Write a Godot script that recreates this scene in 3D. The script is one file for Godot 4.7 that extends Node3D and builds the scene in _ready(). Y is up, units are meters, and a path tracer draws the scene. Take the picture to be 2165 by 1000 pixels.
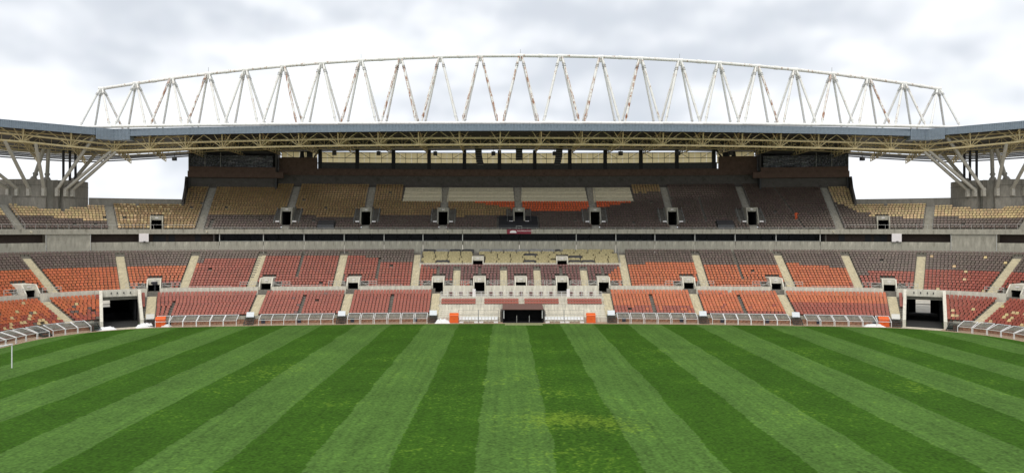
extends Node3D

# ---------------------------------------------------------------- plan of the bowl
const CX := 2.6
const R1 := 300.0
const RC := 15.0
const HW := 63.0
const FAR := -185.0
var TH := asin((HW - RC) / (R1 - RC))
var C2X := HW - RC
var C2D := FAR + (R1 - RC) * cos(asin((HW - RC) / (R1 - RC)))
var M := {}
var rng := RandomNumberGenerator.new()
const ORD := ["first", "second", "third", "fourth", "fifth", "sixth", "seventh", "eighth", "ninth", "tenth", "eleventh", "twelfth", "thirteenth", "fourteenth", "fifteenth", "sixteenth", "seventeenth", "eighteenth", "nineteenth", "twentieth", "twenty-first", "twenty-second", "twenty-third", "twenty-fourth"]

func P(q: float, s: float, y: float) -> Vector3:
	var a := deg_to_rad(absf(q))
	var sg := 1.0 if q >= 0.0 else -1.0
	var x: float
	var d: float
	if a <= TH:
		x = (R1 + s) * sin(a)
		d = FAR + (R1 + s) * cos(a)
	elif absf(q) <= 90.0:
		x = C2X + (RC + s) * sin(a)
		d = C2D + (RC + s) * cos(a)
	else:
		x = HW + s
		d = C2D - (absf(q) - 90.0)
	return Vector3(CX + sg * x, y, -d)

func turn(q: float) -> float:
	return -deg_to_rad(clampf(q, -90.0, 90.0))

func out(q: float) -> Vector3:
	var a := deg_to_rad(clampf(q, -90.0, 90.0))
	return Vector3(sin(a), 0, -cos(a))

func arcl(q: float, s: float) -> float:
	var a := deg_to_rad(minf(absf(q), 90.0))
	var l := (R1 + s) * minf(a, TH)
	if a > TH:
		l += (RC + s) * (a - TH)
	l += maxf(absf(q) - 90.0, 0.0)
	return l if q >= 0.0 else -l

func q_of(l: float, s: float) -> float:
	var v := absf(l)
	var q: float
	if v <= (R1 + s) * TH:
		q = rad_to_deg(v / (R1 + s))
	else:
		v -= (R1 + s) * TH
		var c := (RC + s) * (PI / 2 - TH)
		q = rad_to_deg(TH + v / (RC + s)) if v <= c else 90.0 + v - c
	return q if l >= 0.0 else -q

func shift(q: float, s: float, metres: float) -> float:
	return q_of(arcl(q, s) + metres, s)

func qs(q0: float, q1: float) -> Array:
	var r := [q0]
	var q := q0
	while q < q1 - 0.001:
		var st := 0.45 if absf(q) < 9.69 else (2.0 if absf(q) < 90 else 4.0)
		var n := q + st
		for k in [-90.0, -9.696, 9.696, 90.0]:
			if q < k - 0.001 and n > k:
				n = k
		q = minf(n, q1)
		r.append(q)
	return r

# ---------------------------------------------------------------- mesh helpers
func mb() -> SurfaceTool:
	var st := SurfaceTool.new()
	st.begin(Mesh.PRIMITIVE_TRIANGLES)
	st.set_smooth_group(-1)
	return st

func tri(st: SurfaceTool, a: Vector3, b: Vector3, c: Vector3) -> void:
	st.add_vertex(a)
	st.add_vertex(b)
	st.add_vertex(c)

func quad(st: SurfaceTool, a: Vector3, b: Vector3, c: Vector3, d: Vector3) -> void:
	tri(st, a, b, c)
	tri(st, a, c, d)

func hexa(st: SurfaceTool, v: Array) -> void:
	# v: 0-3 lower ring, 4-7 upper ring
	quad(st, v[3], v[2], v[1], v[0])
	quad(st, v[4], v[5], v[6], v[7])
	for i in 4:
		var j: int = (i + 1) % 4
		quad(st, v[i], v[j], v[j + 4], v[i + 4])

func box(st: SurfaceTool, t: Transform3D, size: Vector3) -> void:
	var h := size / 2
	var v := []
	for y in [-h.y, h.y]:
		for c in [Vector2(-1, 1), Vector2(1, 1), Vector2(1, -1), Vector2(-1, -1)]:
			v.append(t * Vector3(c.x * h.x, y, c.y * h.z))
	hexa(st, v)

func bxa(st: SurfaceTool, c: Vector3, size: Vector3, yaw := 0.0) -> void:
	box(st, Transform3D(Basis(Vector3.UP, yaw), c), size)

func bar(st: SurfaceTool, a: Vector3, b: Vector3, w: float, h := -1.0) -> void:
	if h < 0:
		h = w
	var z := (b - a).normalized()
	var up := Vector3.UP if absf(z.y) < 0.95 else Vector3.RIGHT
	var x := up.cross(z).normalized()
	var y := z.cross(x)
	box(st, Transform3D(Basis(x, y, z), (a + b) / 2), Vector3(w, h, a.distance_to(b)))

func tube(st: SurfaceTool, a: Vector3, b: Vector3, r0: float, r1 := -1.0, n := 8) -> void:
	if r1 < 0:
		r1 = r0
	var z := (b - a).normalized()
	var up := Vector3.UP if absf(z.y) < 0.95 else Vector3.RIGHT
	var x := up.cross(z).normalized()
	var y := z.cross(x)
	st.set_smooth_group(1)
	for i in n:
		var t0 := TAU * i / n
		var t1 := TAU * (i + 1) / n
		var d0 := x * cos(t0) + y * sin(t0)
		var d1 := x * cos(t1) + y * sin(t1)
		quad(st, a + d0 * r0, b + d0 * r1, b + d1 * r1, a + d1 * r0)
	st.set_smooth_group(-1)
	for i in range(1, n - 1):
		var e0 := x
		var e1 := x * cos(TAU * i / n) + y * sin(TAU * i / n)
		var e2 := x * cos(TAU * (i + 1) / n) + y * sin(TAU * (i + 1) / n)
		tri(st, a + e0 * r0, a + e2 * r0, a + e1 * r0)
		tri(st, b + e0 * r1, b + e1 * r1, b + e2 * r1)

func sweep(st: SurfaceTool, prof: Array, q0: float, q1: float, closed := true) -> void:
	# prof: Vector2(s, y) list swept along the bowl
	var ql := qs(q0, q1)
	var n := prof.size()
	for i in ql.size() - 1:
		for k in (n if closed else n - 1):
			var a: Vector2 = prof[k]
			var b: Vector2 = prof[(k + 1) % n]
			quad(st, P(ql[i], a.x, a.y), P(ql[i], b.x, b.y), P(ql[i + 1], b.x, b.y), P(ql[i + 1], a.x, a.y))
	if closed:
		for e in [q0, q1]:
			for k in range(1, n - 1):
				tri(st, P(e, prof[0].x, prof[0].y), P(e, prof[k].x, prof[k].y), P(e, prof[k + 1].x, prof[k + 1].y))

func rect(s0: float, s1: float, y0: float, y1: float) -> Array:
	return [Vector2(s0, y0), Vector2(s1, y0), Vector2(s1, y1), Vector2(s0, y1)]

func prism(st: SurfaceTool, poly: Array, q: float, off: float, w: float) -> void:
	# poly in (s, y), extruded w wide along the tangent, centred off metres from q
	var t := out(q).cross(Vector3.UP)
	var n := poly.size()
	for k in n:
		var a := P(q, poly[k].x, poly[k].y) + t * (off - w / 2)
		var b := P(q, poly[(k + 1) % n].x, poly[(k + 1) % n].y) + t * (off - w / 2)
		quad(st, a, b, b + t * w, a + t * w)
	for e in [off - w / 2, off + w / 2]:
		for k in range(1, n - 1):
			tri(st, P(q, poly[0].x, poly[0].y) + t * e, P(q, poly[k].x, poly[k].y) + t * e, P(q, poly[k + 1].x, poly[k + 1].y) + t * e)

func numbered(called: String, parent: Node) -> String:
	var key := "count_" + called
	var n: int = parent.get_meta(key, 0) if parent != self else M.get(key, 0)
	if parent == self:
		M[key] = n + 1
	else:
		parent.set_meta(key, n + 1)
	return called if n == 0 else "%s_%03d" % [called, n]

func put(o: Node3D, called: String, parent: Node) -> void:
	o.name = numbered(called, parent)
	parent.add_child(o, true)

func mesh_of(st: SurfaceTool) -> ArrayMesh:
	st.generate_normals()
	return st.commit()

func obj(st: SurfaceTool, called: String, mat: Material, parent: Node = self) -> MeshInstance3D:
	var o := MeshInstance3D.new()
	o.mesh = mesh_of(st)
	o.material_override = mat
	var g := Vector3.ZERO
	var p: Node = parent
	while p != self:
		g += (p as Node3D).position
		p = p.get_parent()
	o.position = -g
	put(o, called, parent)
	return o

func inst(m: Mesh, called: String, mat: Material, parent: Node, t: Transform3D) -> MeshInstance3D:
	var o := MeshInstance3D.new()
	o.mesh = m
	o.material_override = mat
	o.transform = t
	put(o, called, parent)
	return o

func tag(o: Node, label: String, category: String, group := "", kind := "") -> Node:
	o.set_meta("label", label)
	o.set_meta("category", category)
	if group:
		o.set_meta("group", group)
	if kind:
		o.set_meta("kind", kind)
	return o

func thing(called: String, label: String, category: String, at: Vector3, group := "", kind := "") -> Node3D:
	var o := Node3D.new()
	o.position = at
	put(o, called, self)
	tag(o, label, category, group, kind)
	return o

func side(q: float) -> String:
	return "left" if q < 0 else "right"

# ---------------------------------------------------------------- materials
func lin(r: float, g: float, b: float) -> Color:
	return Color(r, g, b).linear_to_srgb()

func noise_tex(size: int, freq: float, ramp: Array, seed_: int, oct := 5, w := 0) -> NoiseTexture2D:
	var n := FastNoiseLite.new()
	n.seed = seed_
	n.frequency = freq
	n.noise_type = FastNoiseLite.TYPE_SIMPLEX_SMOOTH
	n.fractal_octaves = oct
	n.fractal_gain = 0.6
	var g := Gradient.new()
	g.offsets = PackedFloat32Array(ramp.map(func(e): return e[0]))
	g.colors = PackedColorArray(ramp.map(func(e): return e[1]))
	var t := NoiseTexture2D.new()
	t.width = w if w else size
	t.height = size
	t.seamless = true
	t.noise = n
	t.color_ramp = g
	return t

func plain(c: Color, rough := 0.8, metal := 0.0) -> StandardMaterial3D:
	var m := StandardMaterial3D.new()
	m.albedo_color = c
	m.roughness = rough
	m.metallic = metal
	return m

func grained(c: Color, spread: float, scale: float, seed_: int, rough := 0.9) -> StandardMaterial3D:
	# patchy material: the colour varies by +-spread in blotches and fine grain
	var m := plain(Color.WHITE, rough)
	var lo := Color(c.r * (1 - spread), c.g * (1 - spread * 1.03), c.b * (1 - spread * 1.1))
	var hi := Color(minf(c.r * (1 + spread), 1), minf(c.g * (1 + spread), 1), minf(c.b * (1 + spread), 1))
	m.albedo_texture = noise_tex(512, 0.012, [[0.15, lo], [0.42, c], [0.6, c], [0.9, hi]], seed_, 6)
	m.uv1_triplanar = true
	m.uv1_world_triplanar = true
	m.uv1_scale = Vector3.ONE * scale
	return m

func materials() -> void:
	M.concrete = grained(lin(0.38, 0.36, 0.3), 0.2, 0.12, 3)
	M.pale = grained(lin(0.64, 0.61, 0.52), 0.13, 0.12, 5)
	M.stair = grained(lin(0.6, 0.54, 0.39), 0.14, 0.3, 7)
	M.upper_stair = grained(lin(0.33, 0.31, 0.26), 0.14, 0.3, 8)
	M.tread = grained(lin(0.2, 0.185, 0.16), 0.2, 0.2, 9)
	M.drum = grained(lin(0.27, 0.25, 0.215), 0.15, 0.1, 11)
	M.dark_concrete = grained(lin(0.105, 0.095, 0.085), 0.18, 0.12, 13)
	M.brick = grained(lin(0.3, 0.165, 0.105), 0.3, 0.45, 15)
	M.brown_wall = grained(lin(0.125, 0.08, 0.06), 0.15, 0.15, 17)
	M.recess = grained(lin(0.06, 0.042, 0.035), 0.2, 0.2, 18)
	for k in ["concrete", "drum", "pale"]:
		M[k].uv1_scale = Vector3(0.3, 0.07, 0.3)
	M.white = grained(lin(0.84, 0.84, 0.82), 0.07, 0.25, 19, 0.5)
	var rust := plain(Color.WHITE, 0.6)
	rust.albedo_texture = noise_tex(512, 0.02, [[0.0, lin(0.2, 0.07, 0.035)], [0.39, lin(0.33, 0.13, 0.06)], [0.43, lin(0.62, 0.55, 0.46)], [0.46, lin(0.82, 0.81, 0.78)], [1.0, lin(0.86, 0.86, 0.84)]], 23, 5)
	rust.uv1_triplanar = true
	rust.uv1_world_triplanar = true
	rust.uv1_scale = Vector3(0.13, 0.05, 0.13)
	M.rust = rust
	var flecked: StandardMaterial3D = rust.duplicate()
	flecked.albedo_texture = noise_tex(512, 0.025, [[0.0, lin(0.24, 0.1, 0.05)], [0.24, lin(0.4, 0.25, 0.16)], [0.29, lin(0.8, 0.79, 0.76)], [1.0, lin(0.86, 0.86, 0.84)]], 29, 5)
	M.flecked = flecked
	M.yellow = grained(lin(0.66, 0.55, 0.31), 0.14, 0.3, 31, 0.55)
	M.strut = grained(lin(0.48, 0.455, 0.395), 0.1, 0.3, 33, 0.55)
	M.fascia = grained(lin(0.215, 0.265, 0.32), 0.08, 0.2, 35, 0.45)
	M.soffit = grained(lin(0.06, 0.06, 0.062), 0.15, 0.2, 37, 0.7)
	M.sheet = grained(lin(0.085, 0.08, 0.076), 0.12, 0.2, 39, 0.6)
	M.black = plain(lin(0.018, 0.018, 0.022), 0.7)
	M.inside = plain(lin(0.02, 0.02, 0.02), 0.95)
	M.frame = plain(lin(0.8, 0.8, 0.8), 0.4)
	M.rail = plain(lin(0.55, 0.55, 0.52), 0.4)
	M.grey_rail = plain(lin(0.3, 0.3, 0.29), 0.5)
	M.orange = plain(lin(0.8, 0.13, 0.02), 0.45)
	M.orange_dark = plain(lin(0.55, 0.09, 0.02), 0.5)
	M.cloth = grained(lin(0.78, 0.78, 0.78), 0.06, 0.6, 41)
	M.board = plain(lin(0.6, 0.64, 0.68), 0.4)
	M.cover = grained(lin(0.4, 0.345, 0.185), 0.28, 0.5, 43, 0.7)
	M.plastic = grained(lin(0.06, 0.06, 0.065), 0.5, 0.9, 45, 0.35)
	M.silver = grained(lin(0.25, 0.25, 0.25), 0.6, 1.2, 47, 0.3)
	M.canvas = grained(lin(0.74, 0.68, 0.5), 0.08, 0.3, 49)
	M.maroon = plain(lin(0.22, 0.012, 0.03), 0.5)
	M.signwhite = plain(lin(0.85, 0.8, 0.8), 0.5)
	M.steel_step = plain(lin(0.05, 0.06, 0.058), 0.6)
	M.navy = plain(lin(0.03, 0.035, 0.055), 0.5)
	M.canopy = grained(lin(0.16, 0.085, 0.07), 0.12, 0.4, 51)
	M.apron = grained(lin(0.36, 0.26, 0.18), 0.25, 0.5, 53)
	M.sill = grained(lin(0.5, 0.45, 0.36), 0.2, 0.4, 55)
	M.mat = grained(lin(0.24, 0.26, 0.12), 0.2, 0.6, 57)
	var g := plain(Color(0.6, 0.62, 0.62, 0.12), 0.2)
	g.transparency = BaseMaterial3D.TRANSPARENCY_ALPHA
	M.mesh_panel = g
	var gl := plain(Color(0.03, 0.035, 0.045, 0.7), 0.08)
	gl.metallic_specular = 0.2
	gl.transparency = BaseMaterial3D.TRANSPARENCY_ALPHA
	M.glass = gl
	var poly := plain(lin(0.9, 0.8, 0.52), 0.6)
	poly.backlight_enabled = true
	poly.backlight = lin(1.0, 0.86, 0.5)
	M.poly = poly
	M.foil = grained(lin(0.12, 0.125, 0.14), 0.75, 0.35, 59, 0.25)
	# seats: [red, orange, brown, maroon, cream, vivid orange]
	M.seat_lin = [Color(0.275, 0.06, 0.034), Color(0.44, 0.112, 0.036), Color(0.118, 0.083, 0.066), Color(0.14, 0.052, 0.046), Color(0.54, 0.395, 0.2), Color(0.75, 0.15, 0.05), Color(0.34, 0.225, 0.1)]
	M.seat_name = ["red", "orange", "brown", "maroon", "cream", "bright orange", "tan"]
	M.seat_mat = M.seat_lin.map(func(c): return plain(lin(c.r, c.g, c.b), 0.42))
	var sm := plain(Color.WHITE, 0.42)
	sm.vertex_color_use_as_albedo = true
	M.seat_multi = sm

# ---------------------------------------------------------------- rows of the three tiers
func row_s(t: String, i: int) -> float:
	return {"A": 2.6, "B": 11.6, "U": 25.6}[t] + 0.8 * i

func row_y(t: String, i: int) -> float:
	return {"A": 1.05, "B": 4.45, "U": 14.05}[t] + {"A": 0.285, "B": 0.36, "U": 0.41}[t] * i

const AISLE_A := [-56.0, -22.5, -7.7, -5.15, -2.56, 2.56, 5.15, 7.7, 22.5, 56.0]
const AISLE_B := [-51.2, -30.7, -12.9, -8.08, -5.57, -3.24, 3.24, 5.57, 8.08, 12.9, 30.7, 51.2]
const AISLE_U := [-51.0, -31.9, -12.6, -7.48, -4.97, -2.48, 0.0, 2.48, 4.97, 7.48, 12.6, 31.9, 51.0]
const VOM_B := [-58.5, -22.1, -7.63, -5.07, -2.52, 2.52, 5.07, 7.63, 22.1, 58.5]
const VOM_U := [-22.4, -7.48, -4.97, -2.48, 0.0, 2.48, 4.97, 7.48, 22.4]
const SUB_B := [-1.97, -0.52, 0.52, 1.97]
const TALL := 17.2
const TUN0 := 27.2
const TUN1 := 40.1

const TU := Vector2(0.477, 0.879)   # direction of the corner tunnels, outward and away
func tunnel_at(sg: float, along: float, off: float, y: float) -> Vector3:
	# a point of a corner tunnel: metres along its axis from the lintel, metres off it (positive towards the centre)
	var p := Vector2(61.0, 116.0) + TU * along + Vector2(-TU.y, TU.x) * off
	return Vector3(CX + sg * p.x, y, -p.y)

func tunnel_gap(s: float) -> Array:
	var lo := 90.0
	var hi := 0.0
	for k in 350:
		var q := 15.0 + k * 0.1
		var p := P(q, s, 0)
		var v := Vector2(p.x - CX - 61.0, -p.z - 116.0)
		if absf(v.dot(Vector2(-TU.y, TU.x))) < 2.75:
			lo = minf(lo, q)
			hi = maxf(hi, q)
	return [lo, hi]

func gaps(t: String, i: int, seats: bool) -> Array:
	# stretches of q (degrees) with no terrace (seats false) or no seats (seats true) in row i
	var r := []
	var s := row_s(t, i) + 0.4
	var add := func(q: float, half: float): r.append([shift(q, s, -half), shift(q, s, half)])
	if t == "A":
		var w := tunnel_gap(s)
		r.append([-w[1], -w[0]])
		r.append(w)
		r.append([-2.46, 2.46])
		if seats:
			for q in AISLE_A:
				add.call(q, 0.75)
			for q in [-6.42, -3.85, 3.86, 6.43]:
				if i < 8:
					add.call(q, 0.26)
			if i < 6:
				add.call(-14.2, 0.2)
	elif t == "B":
		if i < 5:
			for q in VOM_B:
				add.call(q, 1.05)
			add.call(-1.26, 1.05)
			add.call(0.0, 1.05)
			add.call(1.26, 1.05)
		if i > 8 and i < 14:
			add.call(-1.33, 1.05)
			add.call(1.33, 1.05)
		if seats:
			for q in AISLE_B:
				if i < 15 or absf(q) < 4:
					add.call(q, 0.72)
			if i < 8:
				for q in SUB_B:
					add.call(q, 0.62)
				for q in [-2.56, -1.26, 1.26, 2.56]:
					add.call(q, 0.2)
			if i > 8:
				r.append([-3.2, 3.2])
			if i > 3 and i < 15:
				add.call(-6.83, 0.22)
			if i < 12 and i > 2:
				add.call(-4.42, 0.2)
			if i > 2:
				add.call(6.75, 0.18)
			for q in VOM_B:
				if i < 2:
					add.call(q, 2.3)
			if i < 3:
				add.call(-1.26, 1.6)
				add.call(1.26, 1.6)
	else:
		if i < 10:
			for q in VOM_U:
				if absf(q) < 20:
					if i > 1:
						add.call(q, 1.05)
				elif i < 6:
					add.call(q, 1.05)
		if i > 10:
			r.append([-70.0, -TALL])
			r.append([TALL, 70.0])
		if i > 7 and i < 11:
			r.append([-45.0 - (i - 8) * 3.4, -39.4 + (i - 8) * 3.4])
			r.append([39.4 - (i - 8) * 3.4, 45.0 + (i - 8) * 3.4])
		if seats:
			for q in AISLE_U:
				add.call(q, 0.72)
			for q in VOM_U:
				if absf(q) < 20 and i > 2 and i < 9:
					add.call(q, 2.4)
			if i > 12:
				r.append([-3.92, 3.9])
			if i < 3:
				r.append([-6.5, -5.92])
				r.append([6.32, 6.9])
			if i < 5:
				r.append([-0.72, 0.66])
			if i < 4:
				add.call(-10.1, 0.2)
			if i > 2 and i < 15:
				add.call(6.05, 0.16)
			add.call(9.0 - i * 0.02, 0.14)
	return r

func spans(t: String, i: int, q0: float, q1: float, seats: bool) -> Array:
	var g := gaps(t, i, seats)
	g.sort_custom(func(a, b): return a[0] < b[0])
	var r := []
	var at := q0
	for e in g:
		if e[0] > at and at < q1:
			r.append([at, minf(e[0], q1)])
		at = maxf(at, e[1])
	if at < q1:
		r.append([at, q1])
	return r

func seat_colour(t: String, i: int, q: float) -> int:
	# 0 red 1 orange 2 brown 3 maroon 4 cream 5 bright orange
	var k := float(i)
	var roll := rng.randf()
	if t == "A":
		if absf(q) > 40:
			if roll < (0.09 if i < 5 else 0.02) * (1.6 if absf(q) > 56 else 0.8):
				return 4
			if q < 0:
				if roll > 0.96:
					return 2 if i < 7 else 1
				return (1 if rng.randf() < 0.85 - 0.1 * maxf(0, 4 - k) * 2.0 else 0) if i < 5 else 1
			return 0
		if q < 0:
			return 0 if roll < 0.995 else 3
		if q < 5.15:
			return 0 if i < 3 and roll < 0.9 else 1
		if q < 7.7:
			return 0 if i < 1 or roll > 0.97 else 1
		if q < 22.5:
			return 1 if i > 4 else 0
		return 0
	if t == "B":
		if i < 9 and absf(q) < 3.2:
			if q < -1.97:
				return 0 if k < 6.5 + (q + 2.0) * -0.4 - (2.4 if q > -2.55 else 0.0) - maxf(0, (q + 3.2) * 3.0) + 1.5 else 3
			if q > 2.1:
				return 1 if k < (q - 2.1) * 7.5 else 3
			if i < 2 and q < -1.55:
				return 0
			return 3
		if q < -51:
			return 2 if i > 8 else 1
		if q < -30.7:
			return 2 if i > 8 else 1
		if q < -12.9:
			if i > 8:
				return 2
			return 0 if i < 3 and q > -21 else 1
		if q < -8.08:
			if k > (9.0 if q < -10.3 else 11.0):
				return 2
			return 1 if i > 7 and q < -10.8 else 0
		if q < -5.57:
			return 2 if k > (12.0 if q < -7.3 else 12.6) else 0
		if q < -3.2:
			return 2 if k > (12.0 if q < -4.9 else (11.0 if q < -4.4 else 9.6)) else 0
		if q < 5.57:
			return 2 if k > (8.0 if q < 3.9 else 9.0) else 1
		if q < 8.08:
			return 2 if i > 8 else 1
		if q < 12.9:
			var lim := 9.0 if q < 8.6 else (8.0 if q < 9.4 else (7.0 if q < 11.2 else 6.0))
			if k > lim:
				return 2
			return 0 if q > 10.6 and i < 2 else 1
		if q < 30.7:
			return 2 if k > (4.5 if q < 17 else 6.0) else 0
		if roll < 0.02:
			return 4
		return 2 if i > 7 else 0
	# upper tier
	if q < -31.9:
		var lim2 := 2.5 if q > -38 else (3.4 if q > -43 else 4.4)
		return 4 if k > lim2 else 2
	if q < -12.6:
		return 4 if roll < 0.25 and q < -17 else 6
	if q < -2.48:
		return 6 if k > (5.2 if q < -6.6 or q > -5 else 4.2) else 2
	if q < 0:
		if k > 12.6 - 4.2 * (q + 1.75) / 1.75:
			return 5
		return 6 if k > (5.4 if q > -1.8 else 4.4) else 2
	if q < 2.48:
		return 5 if i > 7 else 2
	if q < 3.92:
		return 5 if k > 8.6 + (q - 2.5) * 2.6 else 2
	if q < 4.97:
		return 6 if k > 16.0 + (q - 3.9) * 2.0 else 2
	if q < 12.6:
		return 4 if i > 20 and q > 10.2 else 2
	if q < TALL:
		return 4 if k > 13.0 - (q - 12.6) * 1.2 else 2
	if q < 31.9:
		return 4 if k > (6.6 if q < 20 else (4.5 if q < 27 else 3.4)) else 2
	return 4 if k > (3.4 if q > 38 else 4.4) else 2

func seat_mesh() -> ArrayMesh:
	var st := mb()
	var prof := [Vector2(0.19, 0.345), Vector2(0.22, 0.4), Vector2(0.04, 0.375), Vector2(-0.13, 0.39), Vector2(-0.19, 0.54), Vector2(-0.235, 0.7), Vector2(-0.262, 0.695), Vector2(-0.21, 0.48), Vector2(-0.15, 0.35), Vector2(0.16, 0.325)]
	var xs := [-0.225, -0.16, 0.0, 0.16, 0.225]
	var curl := [0.05, 0.012, 0.0, 0.012, 0.05]
	var top := [-0.07, -0.01, 0.0, -0.01, -0.07]
	var pt := func(k: int, j: int) -> Vector3:
		var p: Vector2 = prof[k]
		var back := clampf((p.y - 0.4) / 0.3, 0.0, 1.0)
		return Vector3(xs[j], p.y + top[j] * back * back + curl[j] * 0.4 * (1 - back), p.x + curl[j] * back)
	var n := prof.size()
	st.set_smooth_group(2)
	for j in 4:
		for k in n:
			var l: int = (k + 1) % n
			quad(st, pt.call(k, j), pt.call(l, j), pt.call(l, j + 1), pt.call(k, j + 1))
	st.set_smooth_group(-1)
	for j in [0, 4]:
		for k in [[0, 1, 2, 9], [2, 3, 8, 9], [3, 4, 7, 8], [4, 5, 6, 7]]:
			quad(st, pt.call(k[0], j), pt.call(k[1], j), pt.call(k[2], j), pt.call(k[3], j))
	bxa(st, Vector3(0, 0.17, -0.08), Vector3(0.07, 0.34, 0.1))
	return mesh_of(st)

func seating() -> void:
	var all := []
	for spec in [["A", 10, 97.0], ["B", 16, 72.0], ["U", 22, 62.0]]:
		var t: String = spec[0]
		for i in spec[1]:
			var s: float = row_s(t, i) + 0.45
			var y: float = row_y(t, i)
			var seg := 0
			for e in spans(t, i, -spec[2], spec[2], true):
				var l0 := arcl(e[0], s)
				var l1 := arcl(e[1], s)
				var n := int((l1 - l0) / 0.52)
				if n < 1:
					continue
				seg += 1
				var pitch := (l1 - l0) / n
				for k in n:
					if rng.randf() < 0.004:
						continue
					var q := q_of(l0 + pitch * (k + 0.5), s)
					var c := seat_colour(t, i, q)
					var at := P(q, s, y + 0.003)
					# seats beyond the photograph's frame are never among the single ones
					var slope := at.x / -at.z
					var beyond := 0.0 if slope > -0.66 and slope < 0.68 else 1000.0
					all.append({"at": at, "q": q, "c": c, "t": t, "i": i, "k": k, "seg": seg, "near": beyond + at.distance_to(Vector3(0, 14.2, 0))})
	all.sort_custom(func(a, b): return a.near < b.near)
	var mesh := seat_mesh()
	var used := {}
	for j in 300:
		var a: Dictionary = all[j]
		var o := MeshInstance3D.new()
		o.mesh = mesh
		o.material_override = M.seat_mat[a.c]
		o.transform = Transform3D(Basis(Vector3.UP, turn(a.q)), a.at)
		put(o, "stadium_seat", self)
		var aq := absf(a.q)
		var where := "inner centre block"
		for e in [[3.85, "outer centre block"], [5.15, "inner middle block"], [6.42, "outer middle block"], [7.7, "inner end block"], [14.2, "outer end block"], [22.5, "strip by the tunnel"], [35.0, "block between tunnel and stairs"], [56.0, "block beyond the stairs"]]:
			if aq > e[0]:
				where = e[1]
		tag(o, "%s seat, %s on the %s, %s row, %s along" % [M.seat_name[a.c], where, side(a.q), ORD[a.i], number(a.k)], "seat", "plastic seats on the stands")
	var fade := FastNoiseLite.new()
	fade.seed = 40
	fade.frequency = 0.06
	var rest := all.slice(300)
	var mm := MultiMesh.new()
	mm.transform_format = MultiMesh.TRANSFORM_3D
	mm.use_colors = true
	mm.mesh = mesh
	mm.instance_count = rest.size()
	for j in rest.size():
		var a: Dictionary = rest[j]
		var c: Color = M.seat_lin[a.c]
		var v := rng.randf_range(0.85, 1.12) * (1.0 + 0.14 * fade.get_noise_2d(a.q * 6.0, a.i * 1.5))
		mm.set_instance_transform(j, Transform3D(Basis(Vector3.UP, turn(a.q) + rng.randf_range(-0.03, 0.03)), a.at))
		mm.set_instance_color(j, Color(c.r * v, c.g * v * rng.randf_range(0.93, 1.07), c.b * v))
	var mi := MultiMeshInstance3D.new()
	mi.multimesh = mm
	mi.material_override = M.seat_multi
	put(mi, "stadium_seats", self)
	tag(mi, "long rows of red, orange, brown and cream plastic seats filling the stands", "seats", "", "stuff")

func number(k: int) -> String:
	if k < 20:
		return ORD[k]
	var tens := ["twenty", "thirty", "forty", "fifty", "sixty", "seventy", "eighty", "ninety"]
	var n := k + 1
	if n >= 100:
		return "last"
	if n % 10 == 0:
		return ["twentieth", "thirtieth", "fortieth", "fiftieth", "sixtieth", "seventieth", "eightieth", "ninetieth"][n / 10 - 2]
	return tens[n / 10 - 2] + "-" + ORD[n % 10 - 1]

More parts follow.
